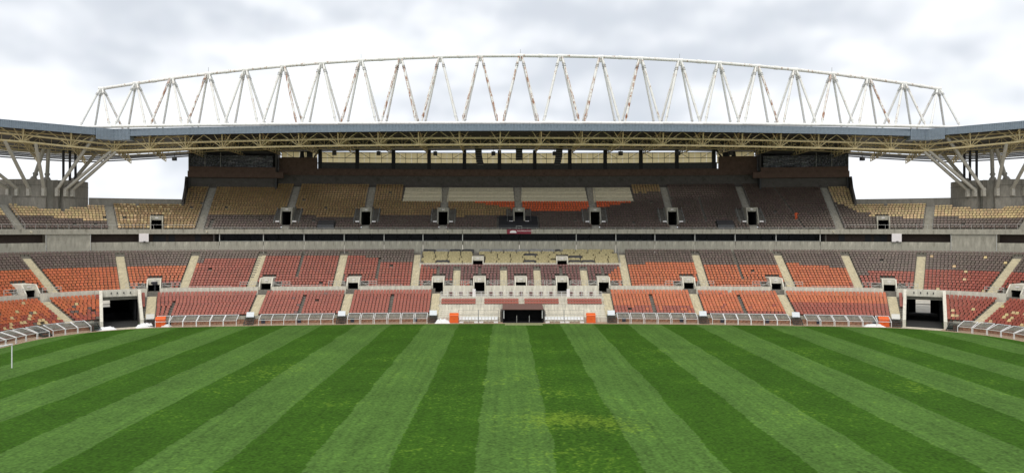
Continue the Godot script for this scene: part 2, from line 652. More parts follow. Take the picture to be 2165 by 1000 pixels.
func terraces() -> void:
	var a := thing("lower_terrace", "stepped concrete lower terrace carrying the red and orange seats", "terrace", P(0, 2.6, 0))
	var u := thing("upper_terrace", "stepped concrete upper terrace under the roof carrying brown and cream seats", "terrace", P(0, 25.6, 13.3))
	for spec in [["A", 10, 97.0, a], ["B", 16, 72.0, a], ["U", 22, 62.0, u]]:
		var t: String = spec[0]
		for i in spec[1]:
			var s := row_s(t, i)
			var y := row_y(t, i)
			var drop := 0.6 if i == 0 else y - row_y(t, i - 1) + 0.02
			for e in spans(t, i, -spec[2], spec[2], false):
				var st := mb()
				sweep(st, [Vector2(s, y - drop), Vector2(s + 0.8, y - drop), Vector2(s + 0.8, y), Vector2(s, y)], e[0], e[1])
				obj(st, "row_step", M.tread, spec[3])
	# front block of the centre, with its broad steps
	var st2 := mb()
	for e in [[2.0, 2.9, 0.0, 0.75], [2.9, 3.8, 0.0, 1.05], [3.8, 4.7, 0.0, 1.3], [4.7, 5.5, 0.0, 1.5], [5.5, 5.7, 0.0, 2.3], [5.7, 6.7, 0.0, 2.05], [6.7, 7.6, 0.0, 2.4], [7.6, 7.8, 0.0, 3.3], [7.8, 10.9, 0.0, 3.1]]:
		for r in ([[-2.46, -0.62], [0.62, 2.46]] if e[1] < 5.6 else [[-2.46, 2.46]]):
			sweep(st2, rect(e[0], e[1], e[2], e[3]), r[0], r[1])
	var cb := obj(st2, "centre_terrace", M.pale)
	tag(cb, "pale concrete centre terrace with broad steps around the players tunnel", "terrace")
	# parapets
	var pr := thing("parapet", "pale concrete parapet between the two blocks of the lower terrace", "parapet", P(0, 11, 3.5))
	var cuts := []
	for q in VOM_B + [-1.26, 1.26]:
		cuts.append([shift(q, 11, -1.05 if absf(q) < 20 else -0.9), shift(q, 11, 1.05 if absf(q) < 20 else 0.9)])
	cuts.sort_custom(func(x, y): return x[0] < y[0])
	var at := -97.0
	for c in cuts + [[97.0, 97.0]]:
		# panels of about 6 metres with an open joint
		var l0 := arcl(at, 11)
		var l1 := arcl(c[0], 11)
		var n := maxi(1, roundi((l1 - l0) / 6.5))
		for k in n:
			var st3 := mb()
			sweep(st3, rect(10.9, 11.12, 3.3, 4.88 + (0.0 if k % 2 else 0.006)), q_of(l0 + (l1 - l0) * k / n + 0.015, 11), q_of(l0 + (l1 - l0) * (k + 1) / n - 0.015, 11))
			obj(st3, "parapet_panel", M.pale, pr)
		at = c[1]
	for e in [[-97.0, -2.6], [2.6, 97.0]]:
		var pw := mb()
		sweep(pw, rect(11.12, 11.6, 3.3, 4.4), e[0], e[1])
		obj(pw, "walkway", M.tread, pr)
	var mid := mb()
	for r in [[-3.16, -1.5], [-1.15, 1.15], [1.5, 3.16]]:
		sweep(mid, rect(18.75, 18.95, 7.0, 8.25), r[0], r[1])
	tag(obj(mid, "low_wall", M.pale), "low pale wall dividing the covered seats from the maroon centre seats", "wall")
	# rear wall of the lower terrace
	var rw := thing("rear_parapet", "grey concrete wall along the top of the lower terrace below the windows", "wall", P(0, 24.6, 9.5))
	var edges := [-72.0, -60.0, -48.0, -46.4, -36.9, -30.0, -24.0, -18.0, -12.0, -9.42, -8.1, -6.85, -5.6, -4.34, -3.1, -1.83, 0.0, 1.83, 3.1, 4.34, 5.6, 6.85, 8.1, 9.42, 12.0, 18.0, 24.0, 30.0, 36.9, 46.4, 48.0, 60.0, 72.0]
	for k in edges.size() - 1:
		var st4 := mb()
		var mid_q: float = (edges[k] + edges[k + 1]) / 2
		var hi := 13.3 if absf(mid_q) > 36.9 and absf(mid_q) < 46.4 else 11.95
		sweep(st4, rect(24.55 if hi > 12 else 24.6, 24.9, 9.4, hi), edges[k] + 0.008, edges[k + 1] - 0.008)
		obj(st4, "wall_panel", M.concrete, rw)

func stairway(t: String, q: float, i0: int, i1: int, w: float, label: String) -> void:
	var st := mb()
	var prof := []
	var rise := row_y(t, 1) - row_y(t, 0)
	for i in range(i0, i1 + 1):
		var s := row_s(t, i) - 0.03
		var y := row_y(t, i) + 0.025
		prof.append([s, s + 0.4, y])
		prof.append([s + 0.4, s + 0.8, y + (rise / 2 if i < i1 else 0.0)])
	for e in prof:
		sweep(st, rect(e[0], e[1], e[2] - rise - 0.1, e[2]), shift(q, e[0], -w / 2), shift(q, e[0], w / 2))
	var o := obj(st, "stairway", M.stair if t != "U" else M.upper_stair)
	tag(o, label, "stairs", "stairways between the seat blocks")

func rails(st: SurfaceTool, pts: Array, h: float, n := 2, r := 0.03) -> void:
	for k in pts.size():
		tube(st, pts[k], pts[k] + Vector3(0, h, 0), r, r, 5)
		if k:
			for j in n:
				var y := h * (1.0 - 0.45 * j)
				tube(st, pts[k - 1] + Vector3(0, y, 0), pts[k] + Vector3(0, y, 0), r, r, 5)

func vomitory(t: String, q: float, label: String) -> void:
	var s0: float
	var fl: float
	var top: float
	var i1: int
	if t == "B":
		s0 = 11.0; fl = 3.66; top = 6.2; i1 = 5
	elif t == "C":
		s0 = 19.0; fl = 7.4; top = 9.35; i1 = 14
	else:
		s0 = 27.2; fl = 14.9; top = 18.15; i1 = 10
		if absf(q) > 20:
			s0 = 25.6; fl = 14.06; top = 16.5; i1 = 5
	var s1: float = row_s("U" if t == "U" else "B", i1)
	var o := thing("vomitory", label, "entrance", P(q, s0, fl), "entrances to the terraces")
	var lip := s0 + 1.2
	for sg in [-1, 1]:
		var w := mb()
		prism(w, [Vector2(s0 + 0.13, fl - 0.3), Vector2(s0 + 0.13, minf(fl + 1.3, top - 0.4)), Vector2(lip, top), Vector2(s1, top), Vector2(s1, fl - 0.3)], q, sg * 0.95, 0.19)
		obj(w, "side_wall", M.pale if t != "U" else M.concrete, o)
	var lt := mb()
	prism(lt, rect(lip, lip + 0.2, top - (0.85 if t == "B" else 0.75), top), q, 0, 1.7)
	prism(lt, rect(lip + 0.2, s1, top - 0.2, top), q, 0, 1.7)
	obj(lt, "lintel", M.pale if t != "U" else M.concrete, o)
	var fl_m := mb()
	prism(fl_m, rect(s0 - 0.3 if t != "B" else s0 + 0.05, s1 + 2.0, fl - 0.3, fl), q, 0, 1.7)
	obj(fl_m, "floor", M.tread, o)
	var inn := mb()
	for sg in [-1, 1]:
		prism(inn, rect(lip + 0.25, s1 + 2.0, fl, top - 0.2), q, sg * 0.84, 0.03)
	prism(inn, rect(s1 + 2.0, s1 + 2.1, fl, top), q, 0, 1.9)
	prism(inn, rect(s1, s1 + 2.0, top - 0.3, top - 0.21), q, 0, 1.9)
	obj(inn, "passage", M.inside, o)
	var sg2 := mb()
	prism(sg2, rect(lip - 0.04, lip - 0.005, top - 0.42, top - 0.28), q, 0, 0.5)
	obj(sg2, "number_plate", M.signwhite, o)
	if t == "U" and absf(q) < 20:
		for sg in [-1, 1]:
			var pl := mb()
			prism(pl, rect(s0 - 0.02, s0 + 0.02, fl + 0.55, fl + 0.8), q, sg * 1.5, 0.7)
			obj(pl, "white_plate", M.signwhite, o)
			var rl := mb()
			var tg := out(q).cross(Vector3.UP)
			var pts := []
			for k in [2, 4, 6, 8]:
				pts.append(P(q, row_s("U", k) + 0.1, row_y("U", k)) + tg * sg * 2.2)
			rails(rl, pts, 0.95)
			pts = []
			for k in [2, 4, 6, 8]:
				pts.append(P(q, row_s("U", k) + 0.1, row_y("U", k)) + tg * sg * 1.15)
			rails(rl, pts, 0.95)
			obj(rl, "handrail", M.grey_rail, o)
	elif t == "B":
		for sg in [-1, 1]:
			var rl := mb()
			var tg := out(q).cross(Vector3.UP)
			rails(rl, [P(q, 11.0, 4.885) + tg * sg * 1.25, P(q, 11.0, 4.885) + tg * sg * 2.6, P(q, 11.0, 4.885) + tg * sg * 3.9], 0.8, 2, 0.035)
			bar(rl, P(q, 11.0, 4.9) + tg * sg * 2.6, P(q, 11.0, 5.68) + tg * sg * 1.25, 0.05)
			obj(rl, "handrail", M.rail, o)

func where_q(q: float) -> String:
	if absf(q) < 0.2:
		return "on the centre line"
	var far := "next to the centre" if absf(q) < 3.5 else ("second from the centre" if absf(q) < 6.0 else ("third from the centre" if absf(q) < 9.0 else ("fourth from the centre" if absf(q) < 25 else ("in the bend" if absf(q) < 40 else "at the corner"))))
	return "%s, %s" % [far, side(q)]

func circulation() -> void:
	for q in AISLE_A:
		stairway("A", q, 0, 9, 1.3, "cream stairs through the front seat block, %s" % where_q(q))
	for q in AISLE_B:
		stairway("B", q, 0, 14, 1.3, "cream stairs through the rear lower seats, %s" % where_q(q))
	for q in SUB_B:
		stairway("B", q, 0, 7, 1.2, "short cream stairs among the maroon centre seats, %s %s" % ["inner" if absf(q) < 1 else "outer", side(q)])
	for q in AISLE_U:
		if absf(q) > 12 or absf(q) > 8:
			stairway("U", q, 0, 21 if absf(q) < 17 else 10, 1.3, "grey stairs through the upper tier, %s" % where_q(q))
		else:
			stairway("U", q, 0, 2, 1.3, "short grey stairs below an upper entrance, %s" % where_q(q))
			stairway("U", q, 10, 21, 1.3, "grey stairs above an upper tier entrance, %s" % where_q(q))
		# handrails beside the upper stairs
		var st := mb()
		var tg := out(q).cross(Vector3.UP)
		for sg in [-1, 1]:
			var pts := []
			for k in range(0 if absf(q) > 8 else 11, 21 if absf(q) < 17 else 10, 2):
				pts.append(P(q, row_s("U", k) + 0.1, row_y("U", k)) + tg * sg * 0.72)
			rails(st, pts, 0.8, 1, 0.022)
		tag(obj(st, "stair_railing", M.grey_rail), "thin grey railings along the upper stairs, %s" % where_q(q), "railing", "railings of the upper stairs")
	for q in VOM_B:
		vomitory("B", q, "pale concrete entrance hood in the lower terrace, %s" % where_q(q))
	vomitory("B", -1.26, "pale entrance hood above the press platform, left of the centre line")
	vomitory("B", 1.26, "pale entrance hood above the press platform, right of the centre line")
	vomitory("B", 0.0, "shallow pale entrance hood above the players tunnel on the centre line")
	vomitory("C", -1.33, "small entrance among the covered seats, left one")
	vomitory("C", 1.33, "small entrance among the covered seats, right one")
	for q in VOM_U:
		vomitory("U", q, "grey concrete entrance in the upper tier, %s" % where_q(q))

func balcony() -> void:
	var b := thing("balcony_beam", "long pale concrete beam along the front edge of the upper tier", "balcony", P(0, 24.7, 13.3))
	var edges := [-72.0, -55.0, -44.0, -34.0, -24.0, -14.0, -9.42, -6.85, -4.34, -1.83, 1.83, 4.34, 6.85, 9.42, 14.0, 24.0, 34.0, 44.0, 55.0, 72.0]
	for k in edges.size() - 1:
		var st := mb()
		sweep(st, rect(24.35, 24.8, 13.32, 14.16), edges[k] + 0.004, edges[k + 1] - 0.004)
		sweep(st, rect(24.8, 25.6, 13.62, 14.0), edges[k] + 0.004, edges[k + 1] - 0.004)
		obj(st, "beam_segment", M.concrete, b)
	var sl := mb()
	sweep(sl, rect(25.62, 29.5, 13.4, 13.6), -62, 62)
	obj(sl, "slab", M.dark_concrete, b)
	var rl := thing("balcony_rail", "thin white rail on top of the balcony beam", "railing", P(0, 24.6, 14.16))
	var st2 := mb()
	var q := -60.0
	var last := P(q, 24.6, 14.4)
	while q < 60.0:
		q = shift(q, 24.6, 1.6)
		var p := P(q, 24.6, 14.42 if absf(q) < 13 else 14.9)
		if absf(p.y - last.y) < 0.1:
			tube(st2, last, p, 0.025, 0.025, 5)
		tube(st2, P(q, 24.6, 14.16), p, 0.02, 0.02, 5)
		last = p
	obj(st2, "rail", M.rail, rl)
	# row of windows below
	var w := thing("window_band", "dark band of lounge windows between the lower terrace and the balcony", "windows", P(0, 26.3, 11.9))
	var me := [-9.42, -8.1, -6.85, -5.6, -4.34, -3.1, -1.83, 0.0, 1.83, 3.1, 4.34, 5.6, 6.85, 8.1, 9.42]
	for k in me.size() - 1:
		for j in 3:
			var a: float = lerpf(me[k], me[k + 1], j / 3.0)
			var c: float = lerpf(me[k], me[k + 1], (j + 1) / 3.0)
			var st3 := mb()
			sweep(st3, rect(26.3, 26.33, 11.9, 13.38), a + 0.008, c - 0.008)
			obj(st3, "pane", M.glass, w)
	for m in me:
		if absf(m) > 0.1:
			var st4 := mb()
			bar(st4, P(m, 24.75, 11.96), P(m, 24.75, 13.32), 0.12)
			obj(st4, "post", M.rail, w)
	var bk := mb()
	sweep(bk, rect(29.0, 29.2, 11.4, 13.4), -9.6, 9.6)
	sweep(bk, rect(24.92, 29.0, 11.3, 11.42), -9.6, 9.6)
	for e in [-9.6, 9.6]:
		prism(bk, rect(24.92, 29.0, 11.42, 13.38), e, 0, 0.2)
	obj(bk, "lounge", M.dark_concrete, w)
	# tables and chairs read as dark lumps behind the glass
	var lump := mb()
	rng.seed = 77
	var lq := -9.2
	while lq < 9.2:
		var hh := rng.randf_range(0.5, 0.95)
		bxa(lump, P(lq, rng.randf_range(26.7, 27.6), 11.42 + hh / 2), Vector3(rng.randf_range(0.3, 0.7), hh, 0.4), turn(lq))
		lq += rng.randf_range(0.08, 0.35)
	obj(lump, "furniture", M.black, w)
	var r2 := mb()
	sweep(r2, rect(24.75, 24.79, 12.02, 12.06), -9.4, 9.4)
	obj(r2, "sill_rail", M.rail, w)
	for sg in [-1, 1]:
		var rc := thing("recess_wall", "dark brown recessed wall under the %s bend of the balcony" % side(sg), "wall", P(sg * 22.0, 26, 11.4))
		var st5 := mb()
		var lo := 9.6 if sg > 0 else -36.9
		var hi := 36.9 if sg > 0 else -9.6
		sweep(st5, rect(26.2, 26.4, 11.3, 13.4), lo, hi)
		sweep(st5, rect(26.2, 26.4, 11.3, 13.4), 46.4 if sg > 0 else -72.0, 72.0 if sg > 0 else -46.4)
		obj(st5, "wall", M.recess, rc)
		for dq in [13.0, 19.0, 21.0, 22.5]:
			var d := mb()
			sweep(d, rect(26.12, 26.19, 11.4, 13.2), sg * dq - 0.7, sg * dq + 0.7)
			obj(d, "door", M.black, rc)
		for pq in [36.95, 46.35]:
			var pp := mb()
			tube(pp, P(sg * pq, 24.48, 10.6), P(sg * pq, 24.48, 13.3), 0.06, 0.06, 6)
			obj(pp, "downpipe", M.rail, rc)
		var wb := thing("white_board", "blank white board hanging under the balcony on the %s" % side(sg), "board", P(sg * 25.3, 24.5, 11.9))
		var bb := mb()
		sweep(bb, rect(24.3, 24.36, 11.98, 13.4), sg * 25.2 - 1.1, sg * 25.2 + 1.1)
		obj(bb, "board", M.signwhite, wb)
		var fr := mb()
		prism(fr, rect(24.37, 24.6, 11.9, 12.1), sg * 25.2, 0, 0.3)
		prism(fr, rect(24.27, 24.29, 12.0, 12.1), sg * 25.2, 0.1, 0.35)
		obj(fr, "bracket", M.black, wb)
	# name board
	var sn := thing("name_board", "maroon board with white dome logo and white lettering on the balcony beam", "sign", P(0, 24.3, 13.3))
	var st6 := mb()
	sweep(st6, rect(24.24, 24.32, 13.3, 14.12), -0.4, 0.38)
	obj(st6, "board", M.maroon, sn)
	var lg := mb()
	var poly := []
	for k in 13:
		var x := -0.6 + 1.2 * k / 12.0
		var y := 0.12 if k == 0 or k == 12 else 0.16 + 0.3 * sqrt(maxf(0.0, 1 - pow(x / 0.62, 2)))
		poly.append(Vector2(x, y))
	var base := P(0, 24.22, 13.36) + Vector3(-1.15, 0, 0)
	for k in 12:
		quad(lg, base + Vector3(poly[k].x, 0.1, 0), base + Vector3(poly[k].x, poly[k].y + 0.1, 0), base + Vector3(poly[k + 1].x, poly[k + 1].y + 0.1, 0), base + Vector3(poly[k + 1].x, 0.1, 0))
		bar(lg, base + Vector3(poly[k].x, poly[k].y + 0.1, 0.005), base + Vector3(poly[k + 1].x, poly[k + 1].y + 0.1, 0.005), 0.02)
	obj(lg, "logo", M.signwhite, sn)
	var tm := TextMesh.new()
	tm.text = "Peter Mokaba Stadium"
	tm.font_size = 32
	tm.pixel_size = 0.0082
	tm.depth = 0.02
	tm.horizontal_alignment = HORIZONTAL_ALIGNMENT_LEFT
	var fo := SystemFont.new()
	fo.font_names = PackedStringArray(["Droid Sans"])
	fo.font_weight = 700
	tm.font = fo
	var to := MeshInstance3D.new()
	to.mesh = tm
	to.material_override = M.signwhite
	to.position = P(0, 24.2, 13.83) + Vector3(-0.42, 0, 0) - sn.position
	put(to, "lettering", sn)
	# small lamps on the beam
	for q2 in [-10.4, -2.3, 10.5, -49.5]:
		var l := mb()
		tube(l, P(q2, 24.34, 13.75), P(q2, 24.05, 13.7), 0.09, 0.13, 8)
		tag(obj(l, "beam_lamp", M.canvas), "small round lamp on the balcony beam, %s" % where_q(q2), "lamp", "small lamps on the beam")

# ---------------------------------------------------------------- things along the touchline
func barrier_mesh() -> Array:
	# one frame 1.75 m wide: posts, knee rail, slanted legs, top rail; local x along the wall, +z to the pitch
	var st := mb()
	var w := 0.9
	for sx in [-w, w]:
		bar(st, Vector3(sx, 0.0, 0), Vector3(sx, 0.78, 0), 0.07)
		bar(st, Vector3(sx, 0.76, 0), Vector3(sx, 1.4, -1.95), 0.07)
	bar(st, Vector3(-w, 0.76, 0), Vector3(w, 0.76, 0), 0.06)
	bar(st, Vector3(-w, 1.4, -1.95), Vector3(w, 1.4, -1.95), 0.08)
	var pn := mb()
	quad(pn, Vector3(-w + 0.04, 0.77, -0.03), Vector3(w - 0.04, 0.77, -0.03), Vector3(w - 0.04, 1.39, -1.9), Vector3(-w + 0.04, 1.39, -1.9))
	return [mesh_of(st), mesh_of(pn)]

func heap(called: String, label: String, at: Vector3, size: Vector3, mat: Material, seed_: int, category: String, group := "", yaw := 0.0) -> void:
	# soft wrinkled pile: a domed grid with folds
	var n := FastNoiseLite.new()
	n.seed = seed_
	n.frequency = 0.9
	var st := mb()
	var nx := 14
	var nz := 8
	st.set_smooth_group(3)
	var pt := func(i: int, j: int) -> Vector3:
		var u := i * 2.0 / nx - 1
		var v := j * 2.0 / nz - 1
		var e := maxf(0.0, 1 - pow(absf(u), 3.0)) * maxf(0.0, 1 - pow(absf(v), 3.0))
		var f := 0.75 + 0.7 * n.get_noise_2d(u * 2.2 * size.x, v * 2.2)
		return Vector3(u * size.x / 2 * (1 + 0.15 * n.get_noise_2d(v * 3, 9)), e * f * size.y, v * size.z / 2)
	for i in nx:
		for j in nz:
			quad(st, pt.call(i, j), pt.call(i + 1, j), pt.call(i + 1, j + 1), pt.call(i, j + 1))
	var o := MeshInstance3D.new()
	o.mesh = mesh_of(st)
	o.material_override = mat
	o.transform = Transform3D(Basis(Vector3.UP, yaw), at)
	put(o, called, self)
	tag(o, label, category, group)

func touchline() -> void:
	var fw := thing("front_wall", "low brick wall with a concrete band below the first row of seats", "wall", P(0, 2.3, 0))
	for r in [[-97.0, -46.5], [-25.0, -2.46], [2.46, 25.0], [46.5, 97.0]]:
		var st := mb()
		sweep(st, rect(2.35, 2.6, 0.0, 0.72), r[0], r[1])
		obj(st, "brickwork", M.brick, fw)
		var st2 := mb()
		sweep(st2, rect(2.3, 2.6, 0.722, 1.2), r[0], r[1])
		obj(st2, "concrete_band", M.concrete, fw)
	var doors := [-18.0, -14.0, -7.4, -6.4, -4.9, -3.1, 2.95, 4.6, 5.75, 7.0, 8.4, 13.0, 15.0]
	for q in doors:
		var d := mb()
		prism(d, rect(2.28, 2.345, 0.02, 0.7), q, 0, 0.55)
		obj(d, "hatch", M.navy, fw)
	var bm := barrier_mesh()
	var sections := [[-97.0, -72.0, "far left corner, nearest the goal"], [-70.0, -50.8, "left corner"], [-19.6, -8.05, "left end of the long side"], [-7.45, -5.4, "left side, third from the tunnel"], [-5.02, -2.72, "left side, next to the orange box"], [2.72, 5.02, "right side, next to the orange box"], [5.4, 7.55, "right side, third from the tunnel"], [7.98, 19.9, "right end of the long side"], [50.7, 97.0, "right corner"]]
	for sc in sections:
		var l0 := arcl(sc[0], 0.25)
		var l1 := arcl(sc[1], 0.25)
		var n := maxi(1, roundi((l1 - l0) / 1.92))
		var mid := q_of((l0 + l1) / 2, 0.25)
		var o := thing("spectator_barrier", "white tubular barrier with slanted mesh panels, %s" % sc[2], "barrier", P(mid, 0.25, 0.012), "white barriers along the pitch")
		for k in n:
			var q := q_of(l0 + (l1 - l0) * (k + 0.5) / n, 0.25)
			var t := Transform3D(Basis(Vector3.UP, turn(q)), P(q, 0.25, 0.012) - o.position)
			var f := inst(bm[0], "frame", M.frame, o, t)
			inst(bm[1], "mesh_panel", M.mesh_panel, f, Transform3D.IDENTITY)
	# dark steps between the barriers
	for q in [-72.0, -47.5, -22.3, -7.75, -5.2, -2.58, 2.58, 5.2, 7.78, 22.3, 47.5]:
		var o := thing("access_steps", ("dark steel steps at the pitch edge, %s" % where_q(q)) if q > -60 else "dark steel steps behind the white goal", "steps", P(q, 0.4, 0.012), "dark steps at the pitch edge")
		for k in 4:
			var st := mb()
			prism(st, rect(0.5 + k * 0.42, 0.95 + k * 0.42, 0.18 + k * 0.24, 0.24 + k * 0.24), q, 0, 1.25)
			obj(st, "step", M.steel_step, o)
		var sr := mb()
		for sg in [-1, 1]:
			prism(sr, [Vector2(0.5, 0.012), Vector2(0.75, 0.012), Vector2(2.3, 0.9), Vector2(2.3, 1.05), Vector2(0.5, 0.15)], q, sg * 0.65, 0.05)
		obj(sr, "side_plate", M.steel_step, o)
		if absf(q) < 23 and absf(q + 2.0) > 0.2:
			var sh := mb()
			prism(sh, [Vector2(2.0, 1.05), Vector2(2.04, 1.05), Vector2(2.44, 1.75), Vector2(2.4, 1.75)], q, 0, 1.1)
			obj(sh, "pale_gate", M.board if absf(q) < 9 else M.rail, o)
	# orange cabinets
	for e in [[-17.2, "at the far left end of the barrier"], [-1.97, "left of the players tunnel"], [1.98, "right of the players tunnel"], [16.4, "at the far right end of the barrier"]]:
		var q: float = e[0]
		var yaw := turn(q)
		var c := P(q, 1.15, 0.012)
		var o := thing("orange_cabinet", "bright orange storage cabinet standing %s" % e[1], "cabinet", c, "orange cabinets at the pitch edge")
		var fwd := -out(q)
		var st := mb()
		bxa(st, c + Vector3(0, 0.55, 0), Vector3(1.35, 1.1, 0.9), yaw)
		obj(st, "body", M.orange, o)
		var ld := mb()
		var rt := fwd.cross(Vector3.UP)
		hexa(ld, [c + fwd * 0.5 - rt * 0.72 + Vector3(0, 1.1, 0), c + fwd * 0.5 + rt * 0.72 + Vector3(0, 1.1, 0), c - fwd * 0.5 + rt * 0.72 + Vector3(0, 1.1, 0), c - fwd * 0.5 - rt * 0.72 + Vector3(0, 1.1, 0),
			c + fwd * 0.42 - rt * 0.68 + Vector3(0, 1.2, 0), c + fwd * 0.42 + rt * 0.68 + Vector3(0, 1.2, 0), c - fwd * 0.45 + rt * 0.68 + Vector3(0, 1.42, 0), c - fwd * 0.45 - rt * 0.68 + Vector3(0, 1.42, 0)])
		obj(ld, "lid", M.orange, o)
		for sg in [-1, 1]:
			var d := mb()
			bxa(d, c + fwd * 0.465 + rt * sg * 0.31 + Vector3(0, 0.52, 0), Vector3(0.58, 0.86, 0.03), yaw)
			var dd := obj(d, "door", M.orange, o)
			var hd := mb()
			bxa(hd, c + fwd * 0.495 + rt * sg * 0.08 + Vector3(0, 0.55, 0), Vector3(0.04, 0.16, 0.03), yaw)
			obj(hd, "handle", M.orange_dark, dd)
	# white heaps of sheeting
	heap("white_sheet", "crumpled white sheet lying left of the orange cabinet by the tunnel", P(-2.3, 0.75, 0.012), Vector3(2.3, 0.75, 1.2), M.cloth, 1, "sheet", "white sheets at the pitch edge")
	heap("white_sheet", "crumpled white sheet against the steps beside the left corner tunnel", P(-24.3, 1.0, 0.012), Vector3(2.6, 0.7, 1.3), M.cloth, 2, "sheet", "white sheets at the pitch edge", 0.6)
	heap("white_sheet", "flattened white sheet at the left post of the left corner tunnel", P(-42.5, 1.0, 0.012), Vector3(2.6, 0.5, 1.4), M.cloth, 3, "sheet", "white sheets at the pitch edge", 0.6)
	heap("white_sheet", "small white sheet on the ground beside the left orange cabinet", P(-14.3, 0.9, 0.012), Vector3(1.4, 0.42, 0.9), M.cloth, 4, "sheet", "white sheets at the pitch edge")
	heap("white_sheet", "long white sheet bundled under the right end barrier", P(11.4, 0.6, 0.012), Vector3(3.0, 0.5, 0.9), M.cloth, 5, "sheet", "white sheets at the pitch edge", -0.2)
	# team benches
	for e in [[-1.27, "left"], [1.21, "right"]]:
		for half in [-1, 1]:
			var q: float = e[0] + half * 0.285
			var o := thing("team_bench", "%s half of the row of white bench seats %s of the players tunnel" % ["left" if half < 0 else "right", e[1]], "bench", P(q, 1.0, 0.012), "team benches")
			for k in 6:
				var qq := q + (k - 2.5) * 0.093
				var st := mb()
				var c := P(qq, 1.0, 0.0)
				bxa(st, c + Vector3(0, 0.5, 0.05), Vector3(0.42, 0.06, 0.42), turn(qq))
				bxa(st, c + Vector3(0, 0.72, -0.18), Vector3(0.42, 0.42, 0.06), turn(qq))
				bxa(st, c + Vector3(0, 0.62, -0.13), Vector3(0.36, 0.2, 0.08), turn(qq))
				obj(st, "seat", M.frame, o)
			var fr := mb()
			for kk in [-0.27, 0.0, 0.27]:
				bar(fr, P(q + kk, 1.0, 0.012), P(q + kk, 1.0, 0.47), 0.06)
				bar(fr, P(q + kk, 0.75, 0.04), P(q + kk, 1.3, 0.04), 0.06)
			bar(fr, P(q - 0.28, 1.0, 0.44), P(q + 0.28, 1.0, 0.44), 0.07)
			obj(fr, "frame", M.rail, o)
			var pp := mb()
			for kk in [-0.29, 0.29]:
				tube(pp, P(q + kk, 1.6, 0.012), P(q + kk, 1.6, 1.9), 0.04, 0.04, 6)
			tube(pp, P(q - 0.29, 1.6, 1.2), P(q + 0.29, 1.6, 1.2), 0.03, 0.03, 6)
			tube(pp, P(q - 0.29, 1.6, 1.85), P(q + 0.29, 1.6, 1.85), 0.025, 0.025, 6)
			obj(pp, "back_rail", M.grey_rail, o)
			var bx := mb()
			for kk in [-0.2, 0.22]:
				bxa(bx, P(q + kk, 0.72, 0.12), Vector3(0.6, 0.2, 0.4), 0.1)
			obj(bx, "foot_block", M.cloth, o)
	# players tunnel
	var t := thing("players_tunnel", "dark players tunnel mouth under a sloping brown canopy on the centre line", "tunnel", P(0.0, 0.6, 0.012))
	var cx := P(0.02, 0.0, 0).x
	var z := P(0, 0, 0).z
	var rf := mb()
	hexa(rf, [Vector3(cx - 3.1, 2.02, z - 0.4), Vector3(cx + 3.1, 2.02, z - 0.4), Vector3(cx + 3.1, 2.32, z - 5.4), Vector3(cx - 3.1, 2.32, z - 5.4), Vector3(cx - 3.1, 2.1, z - 0.4), Vector3(cx + 3.1, 2.1, z - 0.4), Vector3(cx + 3.1, 2.42, z - 5.4), Vector3(cx - 3.1, 2.42, z - 5.4)])
	obj(rf, "canopy", M.canopy, t)
	for sg in [-1, 1]:
		var wl := mb()
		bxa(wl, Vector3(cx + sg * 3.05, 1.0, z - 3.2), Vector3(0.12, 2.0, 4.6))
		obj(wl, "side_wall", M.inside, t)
		var po := mb()
		bar(po, Vector3(cx + sg * 2.9, 0.7, z - 0.62), Vector3(cx + sg * 2.9, 1.95, z - 0.62), 0.09)
		obj(po, "post", M.frame, t)
		var ip := mb()
		tube(ip, Vector3(cx + sg * 0.95, 0.012, z - 1.0), Vector3(cx + sg * 0.95, 1.1, z - 1.0), 0.035)
		obj(ip, "inner_post", M.rail, t)
		# cheek walls
		var ck := mb()
		bxa(ck, Vector3(cx + sg * 3.3, 0.8, z - 3.6), Vector3(0.3, 1.6, 3.6))
		obj(ck, "cheek_wall", M.dark_concrete, t)
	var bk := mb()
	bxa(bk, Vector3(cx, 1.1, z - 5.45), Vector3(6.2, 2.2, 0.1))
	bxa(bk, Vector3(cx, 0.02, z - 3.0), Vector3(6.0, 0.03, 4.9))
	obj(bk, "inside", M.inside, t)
	var dm := mb()
	bxa(dm, Vector3(cx + 0.05, 0.02, z + 1.0), Vector3(5.6, 0.02, 2.4))
	tag(obj(dm, "door_mat", M.mat), "dull green mat on the grass in front of the players tunnel", "mat")
	# press platform with rail and small seats
	var pf := thing("platform_rail", "white railing along the press platform above the red seats", "railing", P(0, 7.9, 3.1))
	var rl := mb()
	var pts := []
	for k in 25:
		pts.append(P(-2.4 + 4.8 * k / 24.0, 7.7, 3.3))
	rails(rl, pts, 0.85, 2, 0.035)
	obj(rl, "rails", M.frame, pf)
	for k in 15:
		var q := -2.12 + 4.24 * k / 14.0
		if absf(absf(q) - 1.26) < 0.1:
			continue
		var o := thing("folding_chair", "pair of folded dark red seats on the press platform, %s from the left" % ORD[k], "seat", P(q, 10.5, 3.1), "folded seats on the platform")
		for sg in [-1, 1]:
			var s2 := mb()
			prism(s2, rect(10.4, 10.5, 3.62, 3.95), q, sg * 0.14, 0.24)
			prism(s2, rect(10.4, 10.6, 3.35, 3.5), q, sg * 0.14, 0.22)
			obj(s2, "folding_seat", M.seat_mat[3], o)
		var sp := mb()
		prism(sp, rect(10.62, 10.7, 3.1, 3.9), q, 0, 0.08)
		prism(sp, rect(10.5, 10.7, 3.5, 3.6), q, 0, 0.5)
		obj(sp, "stand", M.black, o)
